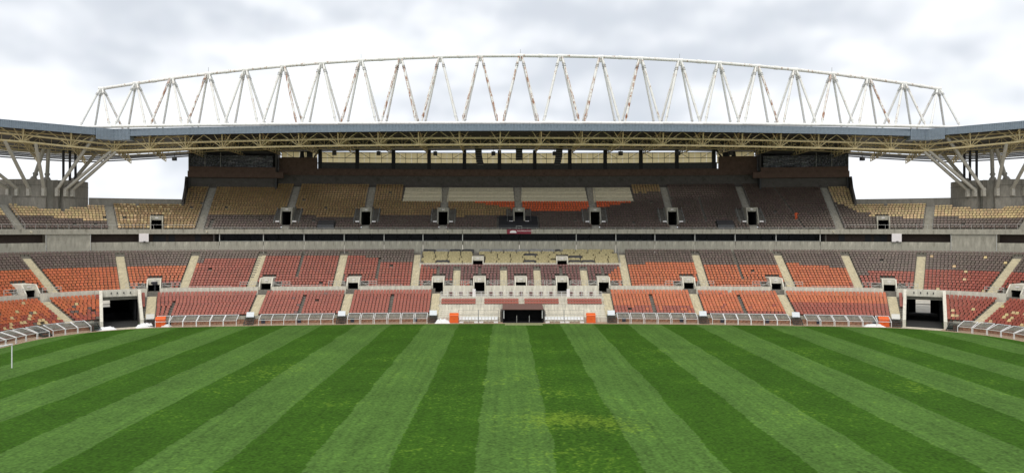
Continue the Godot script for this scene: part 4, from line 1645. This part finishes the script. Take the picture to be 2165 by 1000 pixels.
func arch_truss() -> void:
	var o := thing("arch_truss", "huge white arched tubular truss with rust stains standing above the roof", "truss", Vector3(CX, 31.6, -132))
	rng.seed = 64
	var d := func(x: float) -> float: return 130.2 + 5.0 * pow(x / 73.9, 2)
	var top := func(i: float) -> Vector3:
		var x := tx(i)
		return Vector3(CX + x, 43.65 - 4.7 * pow(x / 73.9, 2), -d.call(x))
	var bot := func(i: float, off: float) -> Vector3:
		var x := tx(i)
		return Vector3(CX + x, 31.9, -d.call(x) - off)
	for k in range(-11, 11):
		var st := mb()
		tube(st, top.call(k), top.call(k + 1), 0.28, 0.28, 12)
		if k % 2 == 0:
			var c: Vector3 = top.call(k + 0.45)
			var e: Vector3 = top.call(k + 0.55)
			tube(st, c, e, 0.34, 0.34, 12)
		obj(st, "top_chord", M.flecked, o)
	for off in [-2.4, 2.4]:
		for k in range(-12, 11):
			var st := mb()
			tube(st, bot.call(k + 0.5 if k > -12 else -11.5, off), bot.call(k + 1.5 if k < 10 else 11.5, off), 0.27, 0.27, 10)
			obj(st, "bottom_chord", M.white, o)
	for i in range(-11, 12):
		for off in [-2.4, 2.4]:
			for h in [-0.5, 0.5]:
				var a: Vector3 = top.call(i) + Vector3(h * 0.5, -0.15, -off * 0.1)
				var b: Vector3 = bot.call(i + h, off) - Vector3(h * 0.8, 0, 0)
				var st := mb()
				var c := a.lerp(b, 0.9)
				tube(st, a, a.lerp(b, 0.06), 0.12, 0.2, 10)
				tube(st, a.lerp(b, 0.06), c, 0.2, 0.2, 10)
				tube(st, a.lerp(b, 0.885), a.lerp(b, 0.9), 0.26, 0.26, 10)
				tube(st, a.lerp(b, 0.09), a.lerp(b, 0.1), 0.24, 0.24, 10)
				tube(st, c, b, 0.2, 0.13, 10)
				var roll := rng.randf()
				obj(st, "leg", (M.rust if roll < 0.5 else M.flecked) if off < 0 and absf(i) < 10 else (M.flecked if roll < 0.4 else M.white), o)
	# welded nodes with bolted flange rings
	for i in range(-11, 12):
		var p: Vector3 = top.call(i)
		var st := mb()
		tube(st, p + Vector3(-0.5, 0, 0), p + Vector3(0.5, 0, 0), 0.34, 0.34, 12)
		bxa(st, p + Vector3(0, -0.55, 0), Vector3(0.7, 0.7, 0.08))
		bxa(st, p + Vector3(0, -0.55, 0), Vector3(0.08, 0.7, 0.9))
		var nd := obj(st, "node", M.white, o)
		var fl := mb()
		for off in [-2.4, 2.4]:
			for h in [-0.5, 0.5]:
				var a: Vector3 = p + Vector3(h * 0.5, -0.15, -off * 0.1)
				var b: Vector3 = bot.call(i + h, off) - Vector3(h * 0.8, 0, 0)
				for f in [0.115, 0.14]:
					tube(fl, a.lerp(b, f), a.lerp(b, f + 0.006), 0.27, 0.27, 10)
		obj(fl, "flange", M.grey_rail, nd)
	for i in [-8, -4, 0, 4, 8]:
		var st := mb()
		var p: Vector3 = top.call(i)
		tube(st, p, p + Vector3(0, 1.1, 0), 0.04, 0.03, 6)
		obj(st, "lightning_rod", M.grey_rail, o)

func drums() -> void:
	for sg in [-1, 1]:
		var lr := side(sg)
		var c := Vector3(CX + sg * 84.5, 0, -135.8)
		var o := thing("concrete_drum", "massive round concrete drum carrying the roof struts in the %s corner" % lr, "column", c)
		var st := mb()
		var n := 120
		var rad := func(k: int) -> float:
			# two recessed grooves facing the pitch
			var a := rad_to_deg(wrapf(TAU * k / n, -PI, PI))
			var f: float = (a - 90.0) * sg
			return 5.9 if (f > 35 and f < 46) or (f > 50 and f < 56) else 6.9
		var ring := func(k: int, y: float) -> Vector3:
			var a := TAU * (k % n) / n
			var r: float = rad.call(k % n)
			return c + Vector3(cos(a) * r, y, sin(a) * r)
		for k in n:
			for e in [[9.0, 19.6], [19.6, 22.6]]:
				quad(st, ring.call(k, e[0]), ring.call(k, e[1]), ring.call(k + 1, e[1]), ring.call(k + 1, e[0]))
			tri(st, ring.call(k, 22.6), ring.call(k + 1, 22.6), c + Vector3(0, 22.6, 0))
		obj(st, "shaft", M.drum, o)
		var bd := mb()
		for k in n:
			for y in [19.55, 21.6]:
				var a0 := TAU * k / n
				if rad.call(k) > 6 and rad.call((k + 1) % n) > 6:
					var p0 := c + Vector3(cos(a0) * 6.93, y, sin(a0) * 6.93)
					var a1 := TAU * (k + 1) / n
					var p1 := c + Vector3(cos(a1) * 6.93, y, sin(a1) * 6.93)
					quad(bd, p0, p0 + Vector3(0, 0.05, 0), p1 + Vector3(0, 0.05, 0), p1)
		obj(bd, "pour_joint", M.dark_concrete, o)
		# struts fan out to the roof edge
		var tops := [[-100.0, 28.3], [-94.0, 28.3], [-87.0, 28.3], [-82.7, 28.2], [-74.0, 29.9], [-71.2, 27.8], [-70.2, 27.7]]
		var angs := [-16.0, -2.0, 13.0, 31.0, 47.0, 58.0, 68.0]
		for k in tops.size():
			var a := deg_to_rad(angs[k])
			# angle from the direction of the pitch, growing towards the centre of the stand
			var foot := c + Vector3(-sg * sin(a) * 7.1, 21.0, cos(a) * 7.1)
			var head := chord_pt(sg * -tops[k][0], 28.4)
			head.y = tops[k][1]
			var s2 := mb()
			tube(s2, foot, head, 0.29, 0.26, 10)
			var so := obj(s2, "strut", M.strut, o)
			var br := mb()
			bar(br, foot + Vector3(0, -1.2, 0), foot + Vector3(0, 0.2, 0), 0.65, 0.5)
			obj(br, "bracket", M.strut, so)
		for e in [[-1.0, 1.5, 2.2, 3.6], [1.0, 0.8, 2.6, 3.0], [3.5, -2.5, 7.0, -4.5]]:
			var f0 := c + Vector3(-sg * e[0], 22.6, e[1])
			var h0 := c + Vector3(-sg * e[2], 28.2, e[3])
			var s3 := mb()
			tube(s3, f0, h0, 0.32, 0.3, 12)
			tube(s3, f0 - Vector3(0, 0.02, 0), f0.lerp(h0, 0.1), 0.7, 0.5, 12)
			tube(s3, f0.lerp(h0, 0.2), f0.lerp(h0, 0.23), 0.44, 0.44, 12)
			obj(s3, "thick_strut", M.strut, o)
		for e in [[4.6, 2.0], [5.4, 1.4], [6.1, 0.9]]:
			var s4 := mb()
			bar(s4, c + Vector3(-sg * e[0], 22.0, e[1]), c + Vector3(-sg * e[0], 28.2, e[1]), 0.3)
			obj(s4, "dark_post", M.black, o)

# ---------------------------------------------------------------- goal and people
func goal() -> void:
	# far goal line of the left end
	var z := -78.2
	var x := -50.45
	var o := thing("goal", "white goal frame at the left edge of the pitch", "goal", Vector3(x, 0, z + 3.66))
	for e in [[z, "post"], [z + 7.32, "post"]]:
		var st := mb()
		tube(st, Vector3(x, 0, e[0]), Vector3(x, 2.44, e[0]), 0.06, 0.06, 10)
		obj(st, e[1], M.frame, o)
		var bs := mb()
		tube(bs, Vector3(x, 2.42, e[0]), Vector3(x - 1.4, 2.3, e[0]), 0.03, 0.03, 6)
		tube(bs, Vector3(x - 1.4, 2.3, e[0]), Vector3(x - 2.0, 0.0, e[0]), 0.03, 0.03, 6)
		obj(bs, "net_support", M.frame, o)
	var cb := mb()
	tube(cb, Vector3(x, 2.44, z - 0.06), Vector3(x, 2.44, z + 7.38), 0.06, 0.06, 10)
	obj(cb, "crossbar", M.frame, o)

func capsule(p: Vector3, a: Vector3, b: Vector3, r0: float, r1: float) -> float:
	var ab := b - a
	var t := clampf((p - a).dot(ab) / ab.dot(ab), 0.0, 1.0)
	return p.distance_to(a + ab * t) - lerpf(r0, r1, t)

func facing(st: SurfaceTool, v: Array, flip: bool) -> void:
	if flip:
		quad(st, v[3], v[2], v[1], v[0])
	else:
		quad(st, v[0], v[1], v[2], v[3])

func body_mesh(bones: Array, cell: float, lo: Vector3, hi: Vector3) -> ArrayMesh:
	var nx := int((hi.x - lo.x) / cell) + 1
	var ny := int((hi.y - lo.y) / cell) + 1
	var nz := int((hi.z - lo.z) / cell) + 1
	var f := PackedFloat32Array()
	f.resize(nx * ny * nz)
	for k in nz:
		for j in ny:
			for i in nx:
				var p := lo + Vector3(i, j, k) * cell
				var v := 10.0
				for b in bones:
					var d: float = capsule(p, b[0], b[1], b[2], b[3])
					var h := clampf(0.5 + 0.5 * (v - d) / 0.03, 0.0, 1.0)
					v = lerpf(v, d, h) - 0.03 * h * (1 - h)
				f[i + nx * (j + ny * k)] = v
	var at := {}
	var vert := func(i: int, j: int, k: int) -> Vector3:
		var key := Vector3i(i, j, k)
		if at.has(key):
			return at[key]
		var sum := Vector3.ZERO
		var n := 0
		for e in [[0, 1], [2, 3], [4, 5], [6, 7], [0, 2], [1, 3], [4, 6], [5, 7], [0, 4], [1, 5], [2, 6], [3, 7]]:
			var a: int = e[0]
			var b: int = e[1]
			var fa := f[(i + (a & 1)) + nx * ((j + ((a >> 1) & 1)) + ny * (k + (a >> 2)))]
			var fb := f[(i + (b & 1)) + nx * ((j + ((b >> 1) & 1)) + ny * (k + (b >> 2)))]
			if (fa < 0) != (fb < 0):
				var t := fa / (fa - fb)
				sum += Vector3(a & 1, (a >> 1) & 1, a >> 2).lerp(Vector3(b & 1, (b >> 1) & 1, b >> 2), t)
				n += 1
		at[key] = lo + (Vector3(i, j, k) + sum / maxi(n, 1)) * cell
		return at[key]
	var st := mb()
	st.set_smooth_group(5)
	for k in range(1, nz - 1):
		for j in range(1, ny - 1):
			for i in range(1, nx - 1):
				var v0 := f[i + nx * (j + ny * k)]
				if (v0 < 0) != (f[i + 1 + nx * (j + ny * k)] < 0):
					facing(st, [vert.call(i, j - 1, k - 1), vert.call(i, j, k - 1), vert.call(i, j, k), vert.call(i, j - 1, k)], v0 < 0)
				if (v0 < 0) != (f[i + nx * (j + 1 + ny * k)] < 0):
					facing(st, [vert.call(i - 1, j, k - 1), vert.call(i, j, k - 1), vert.call(i, j, k), vert.call(i - 1, j, k)], v0 >= 0)
				if (v0 < 0) != (f[i + nx * (j + ny * (k + 1))] < 0):
					facing(st, [vert.call(i - 1, j - 1, k), vert.call(i, j - 1, k), vert.call(i, j, k), vert.call(i - 1, j, k)], v0 < 0)
	return mesh_of(st)

func people() -> void:
	# a worker in orange overalls bending over a seat row of the upper tier
	var at := P(8.86, row_s("U", 4) + 0.12, row_y("U", 4) + 0.003)
	var o := thing("person", "person in orange overalls with pale shoes standing among the brown upper seats", "person", at)
	var suit := [
		[Vector3(-0.1, 0.9, 0), Vector3(-0.12, 0.5, 0.05), 0.1, 0.075], [Vector3(-0.12, 0.5, 0.05), Vector3(-0.13, 0.1, 0), 0.075, 0.055],
		[Vector3(0.1, 0.9, 0), Vector3(0.13, 0.5, 0.06), 0.1, 0.075], [Vector3(0.13, 0.5, 0.06), Vector3(0.15, 0.1, 0.02), 0.075, 0.055],
		[Vector3(0, 0.92, 0), Vector3(0, 1.15, 0.02), 0.15, 0.14], [Vector3(-0.1, 1.3, 0.03), Vector3(0.1, 1.3, 0.03), 0.12, 0.12], [Vector3(0, 1.15, 0.02), Vector3(0, 1.32, 0.03), 0.15, 0.14],
		[Vector3(-0.19, 1.37, 0.03), Vector3(-0.26, 1.1, 0.05), 0.06, 0.05], [Vector3(-0.26, 1.1, 0.05), Vector3(-0.16, 0.95, 0.2), 0.05, 0.04],
		[Vector3(0.19, 1.37, 0.03), Vector3(0.3, 1.2, 0.12), 0.06, 0.05], [Vector3(0.3, 1.2, 0.12), Vector3(0.42, 1.28, 0.28), 0.05, 0.04]]
	var b := MeshInstance3D.new()
	b.mesh = body_mesh(suit, 0.028, Vector3(-0.45, 0.0, -0.3), Vector3(0.6, 1.55, 0.45))
	b.material_override = plain(lin(0.6, 0.1, 0.03), 0.8)
	b.rotation.y = turn(8.86)
	put(b, "overalls", o)
	var skin := [[Vector3(0, 1.4, 0.04), Vector3(0, 1.5, 0.05), 0.05, 0.05], [Vector3(0, 1.56, 0.07), Vector3(0, 1.64, 0.06), 0.075, 0.09], [Vector3(0, 1.58, 0.15), Vector3(0, 1.6, 0.15), 0.02, 0.015]]
	var h := MeshInstance3D.new()
	h.mesh = body_mesh(skin, 0.014, Vector3(-0.16, 1.32, -0.1), Vector3(0.16, 1.8, 0.24))
	h.material_override = plain(lin(0.12, 0.06, 0.035), 0.6)
	h.rotation.y = turn(8.86)
	put(h, "head", o)
	var hr := MeshInstance3D.new()
	hr.mesh = body_mesh([[Vector3(0, 1.66, 0.02), Vector3(0, 1.68, 0.06), 0.095, 0.085]], 0.014, Vector3(-0.16, 1.5, -0.14), Vector3(0.16, 1.82, 0.2))
	hr.material_override = M.black
	hr.rotation.y = turn(8.86)
	put(hr, "hair", o)
	for e in [[-0.15, 0.93, 0.24], [0.45, 1.3, 0.33]]:
		var hb := []
		var c := Vector3(e[0], e[1], e[2])
		hb.append([c, c + Vector3(0, 0.02, 0.06), 0.03, 0.028])
		for k in 4:
			hb.append([c + Vector3(-0.03 + k * 0.02, 0.02, 0.06), c + Vector3(-0.035 + k * 0.024, 0.0, 0.12), 0.01, 0.008])
		hb.append([c + Vector3(0.02, 0.0, 0.02), c + Vector3(0.07, 0.02, 0.05), 0.012, 0.009])
		var hm := MeshInstance3D.new()
		hm.mesh = body_mesh(hb, 0.009, c - Vector3(0.09, 0.08, 0.07), c + Vector3(0.12, 0.09, 0.17))
		hm.material_override = h.material_override
		hm.rotation.y = turn(8.86)
		put(hm, "hand", o)
	for sx in [-0.13, 0.15]:
		var sh := MeshInstance3D.new()
		sh.mesh = body_mesh([[Vector3(sx, 0.055, -0.03), Vector3(sx, 0.045, 0.16), 0.055, 0.045]], 0.02, Vector3(sx - 0.12, -0.04, -0.14), Vector3(sx + 0.12, 0.16, 0.28))
		sh.material_override = M.cloth
		sh.rotation.y = turn(8.86)
		put(sh, "shoe", o)

func small_things() -> void:
	# black television camera at the left entrance
	var p := P(-21.7, 11.35, 4.4)
	var o := thing("broadcast_camera", "black wrapped camera on a stand at the left entrance above the tunnel", "camera", p)
	var st := mb()
	bxa(st, p + Vector3(0, 1.25, 0), Vector3(0.75, 0.5, 0.6), 0.4)
	bxa(st, p + Vector3(-0.35, 1.3, 0.25), Vector3(0.25, 0.3, 0.4), 0.7)
	obj(st, "body", M.black, o)
	var t := mb()
	tube(t, p, p + Vector3(0, 1.0, 0), 0.14, 0.16, 8)
	obj(t, "stand", M.black, o)
	# railings on the lower parapet in front of the seats
	var q := -8.0
	for e in [[-12.4, -8.6], [-7.1, -6.0], [-4.5, -3.6], [3.6, 4.5], [6.0, 7.1], [8.6, 12.4], [-29.5, -24.0], [24.0, 29.5]]:
		var s2 := mb()
		sweep(s2, rect(10.98, 11.03, 5.06, 5.1), e[0], e[1])
		for k in 5:
			var qq := lerpf(e[0], e[1], k / 4.0)
			bar(s2, P(qq, 11.0, 4.885), P(qq, 11.0, 5.08), 0.04)
		tag(obj(s2, "parapet_rail", M.rail), "low white rail on the parapet, %s" % where_q((e[0] + e[1]) / 2), "railing", "low rails on the parapet")

# ---------------------------------------------------------------- ground
func grass_image() -> Image:
	var w := 2000
	var h := 1300
	var n1 := FastNoiseLite.new()
	n1.seed = 5
	n1.frequency = 0.008
	n1.fractal_octaves = 5
	var blotch := n1.get_image(w, h, false, false, false).get_data()
	var n2 := FastNoiseLite.new()
	n2.seed = 8
	n2.frequency = 0.22
	n2.fractal_octaves = 3
	var grain := n2.get_image(w, h, false, false, false).get_data()
	var n3 := FastNoiseLite.new()
	n3.seed = 12
	n3.frequency = 0.075
	n3.fractal_octaves = 3
	n3.fractal_gain = 0.6
	var clump_img := n3.get_image(w, h, false, false, false)
	var clump := clump_img.get_data()
	var n4 := FastNoiseLite.new()
	n4.seed = 17
	n4.frequency = 0.09
	var track_img := n4.get_image(w, 24, false, false, false)
	track_img.resize(w, h, Image.INTERPOLATE_CUBIC)
	var track := track_img.get_data()
	# worn yellow areas: x, depth, half width, half depth, strength
	var worn := [[2.5, 72.0, 5.0, 5.0, 0.55], [5.5, 57.5, 4.0, 3.0, 1.0], [8.0, 55.5, 3.5, 2.2, 0.9], [-2.5, 94.0, 5.0, 7.0, 0.5], [-6.5, 68.0, 5.0, 4.0, 0.55], [4.5, 50.0, 4.0, 3.5, 0.5], [-27.0, 77.0, 8.0, 6.0, 0.55], [28.0, 86.0, 12.0, 7.0, 0.4], [13.0, 92.0, 8.0, 5.0, 0.45], [-1.0, 52.0, 8.0, 8.0, 0.25], [-18.0, 66.0, 8.0, 7.0, 0.3], [40.0, 70.0, 10.0, 5.0, 0.35], [3.0, 63.0, 4.0, 8.0, 0.4], [-10.0, 84.0, 9.0, 9.0, 0.25], [22.0, 64.0, 9.0, 6.0, 0.25]]
	var mask := PackedFloat32Array()
	var mw := w / 8 + 2
	var mh := h / 8 + 2
	mask.resize(mw * mh)
	for j in mh:
		for i in mw:
			var x := -64.0 + 133.0 * i * 8 / w
			var d := 116.5 - 86.5 * j * 8 / h
			var v := 0.04
			for e in worn:
				var r: float = pow((x - e[0]) / e[2], 2) + pow((d - e[1]) / e[3], 2)
				if r < 5:
					v += e[4] * exp(-r)
			mask[i + j * mw] = v
	var data := PackedByteArray()
	data.resize(w * h * 3)
	var k := 0
	for j in h:
		var jj := (j / 8) * mw
		for i in w:
			var idx := j * w + i
			var x := -64.0 + 133.0 * i / w
			var b := blotch[idx] / 255.0 - 0.5
			var g := grain[idx] / 255.0 - 0.5
			var c := clump[idx] / 255.0 - 0.5
			var tr := track[idx] / 255.0 - 0.5
			var wob := x + c * 0.3 + b * 0.55
			var u := fposmod(wob - 3.1, 10.06)
			var line := absf(fposmod(u + c * 0.15, 1.12) - 0.56)
			var light := u > 5.03
			var v := 0.93 + b * 0.45 + g * 0.95 + c * 0.5 + tr * (0.34 if light else 0.18)
			if line < 0.09:
				v -= (0.13 if light else 0.05) * clampf(0.6 + b * 3.0, 0.0, 1.0)
			var y := clampf((mask[(i >> 3) + jj] * 0.55 + c * 1.25 + b * 1.0 + g * 0.9 - 0.46) * 1.1, 0.0, 0.6)
			var r0 := (0.074 if light else 0.037)
			var g0 := (0.156 if light else 0.102)
			var b0 := (0.028 if light else 0.007)
			r0 = lerpf(r0, 0.15, y) * v
			g0 = lerpf(g0, 0.235, y) * v
			b0 = lerpf(b0, 0.02, y) * v
			data[k] = int(255.0 * pow(clampf(r0, 0.0, 1.0), 0.4545))
			data[k + 1] = int(255.0 * pow(clampf(g0, 0.0, 1.0), 0.4545))
			data[k + 2] = int(255.0 * pow(clampf(b0, 0.0, 1.0), 0.4545))
			k += 3
	return Image.create_from_data(w, h, false, Image.FORMAT_RGB8, data)

func ground() -> void:
	var g := mb()
	quad(g, Vector3(-900, -1.4, -900), Vector3(900, -1.4, -900), Vector3(900, -1.4, 200), Vector3(-900, -1.4, 200))
	var go := obj(g, "ground", grained(lin(0.5, 0.46, 0.39), 0.15, 0.05, 61))
	go.set_meta("kind", "structure")
	tag(go, "dry pale ground outside the stadium", "ground", "", "structure")
	var st := mb()
	st.set_uv(Vector2(0, 0)); st.add_vertex(Vector3(-64, 0, -116.5))
	st.set_uv(Vector2(1, 0)); st.add_vertex(Vector3(69, 0, -116.5))
	st.set_uv(Vector2(1, 1)); st.add_vertex(Vector3(69, 0, -30))
	st.set_uv(Vector2(0, 0)); st.add_vertex(Vector3(-64, 0, -116.5))
	st.set_uv(Vector2(1, 1)); st.add_vertex(Vector3(69, 0, -30))
	st.set_uv(Vector2(0, 1)); st.add_vertex(Vector3(-64, 0, -30))
	var m := plain(Color.WHITE, 0.95)
	m.metallic_specular = 0.15
	m.albedo_texture = ImageTexture.create_from_image(grass_image())
	var p := obj(st, "pitch", m)
	tag(p, "mown grass pitch with light and dark green stripes", "pitch", "", "structure")
	var nr := mb()
	quad(nr, Vector3(-64, -0.004, -30), Vector3(69, -0.004, -30), Vector3(69, -0.004, 10), Vector3(-64, -0.004, 10))
	tag(obj(nr, "near_grass", grained(lin(0.06, 0.14, 0.03), 0.2, 0.3, 63)), "grass between the pitch and the near stand", "grass", "", "structure")
	var ap := mb()
	for r in [[-104.0, -TUN1 - 0.2], [-TUN0 + 0.2, TUN0 - 0.2], [TUN1 + 0.2, 104.0]]:
		sweep(ap, rect(-0.25, 2.6, -0.2, 0.012), r[0], r[1])
	for sg in [-1, 1]:
		sweep(ap, rect(-0.25, 4.0, -0.2, 0.004), sg * 33.65 - 7.0, sg * 33.65 + 7.0)
	tag(obj(ap, "apron", M.apron), "narrow earth-coloured paved strip between grass and barriers", "pavement", "", "structure")

func sky_image() -> Image:
	var w := 1024
	var h := 512
	var n := FastNoiseLite.new()
	n.seed = 21
	n.frequency = 1.15
	n.fractal_octaves = 6
	n.fractal_gain = 0.52
	var n2 := FastNoiseLite.new()
	n2.seed = 4
	n2.frequency = 3.8
	n2.fractal_octaves = 6
	n2.fractal_gain = 0.58
	var img := Image.create(w, h, false, Image.FORMAT_RGB8)
	for j in h:
		var el := PI / 2 - PI * (j + 0.5) / h
		for i in w:
			var az := TAU * (i + 0.5) / w
			var d := Vector3(cos(el) * sin(az), maxf(sin(el), 0.0) , cos(el) * cos(az))
			# clouds lie on a layer overhead: flatten towards the horizon
			var pd := Vector3(d.x, d.y * 2.4, d.z) * 2.0
			var a := n.get_noise_3dv(pd) * 0.5 + 0.5
			var b := n2.get_noise_3dv(pd) * 0.5 + 0.5
			var t := clampf((a * 0.66 + b * 0.34 - 0.35) / 0.27, 0.0, 1.0)
			t = t * t * (3 - 2 * t)
			var c := Color(0.79, 0.815, 0.85).lerp(Color(0.955, 0.965, 0.98), t)
			img.set_pixel(i, j, c)
	return img

func _ready() -> void:
	rng.seed = 12345
	var cam := Camera3D.new()
	cam.position = Vector3(0, 14.2, 0)
	cam.projection = Camera3D.PROJECTION_FRUSTUM
	cam.near = 0.1
	cam.far = 3000.0
	cam.size = 2.0 * 0.1 * 500.0 / 1620.0
	cam.frustum_offset = Vector2(14.5, -16.0) * 0.1 / 1620.0
	add_child(cam)
	cam.name = "camera"
	cam.current = true
	var env := Environment.new()
	env.background_mode = Environment.BG_SKY
	var pano := PanoramaSkyMaterial.new()
	pano.panorama = ImageTexture.create_from_image(sky_image())
	pano.energy_multiplier = 1.0
	var sky := Sky.new()
	sky.sky_material = pano
	env.sky = sky
	env.tonemap_mode = Environment.TONE_MAPPER_LINEAR
	env.tonemap_exposure = 1.2
	env.sdfgi_enabled = true
	env.ssao_enabled = true
	env.ssil_enabled = true
	var we := WorldEnvironment.new()
	we.environment = env
	we.name = "world_environment"
	add_child(we)
	var sun := DirectionalLight3D.new()
	sun.light_energy = 0.5
	sun.light_color = Color(1.0, 0.97, 0.92)
	sun.light_angular_distance = 35.0
	sun.shadow_enabled = true
	sun.rotation_degrees = Vector3(-60, -14, 0)
	sun.name = "sun"
	add_child(sun)
	materials()
	ground()
	print("ground")
	terraces()
	balcony()
	rear_stand()
	roof()
	arch_truss()
	drums()
	print("structure")
	corner_tunnel(-1)
	corner_tunnel(1)
	circulation()
	rng.seed = 2024
	seating()
	print("seats")
	touchline()
	covers()
	goal()
	people()
	small_things()
	print("done")
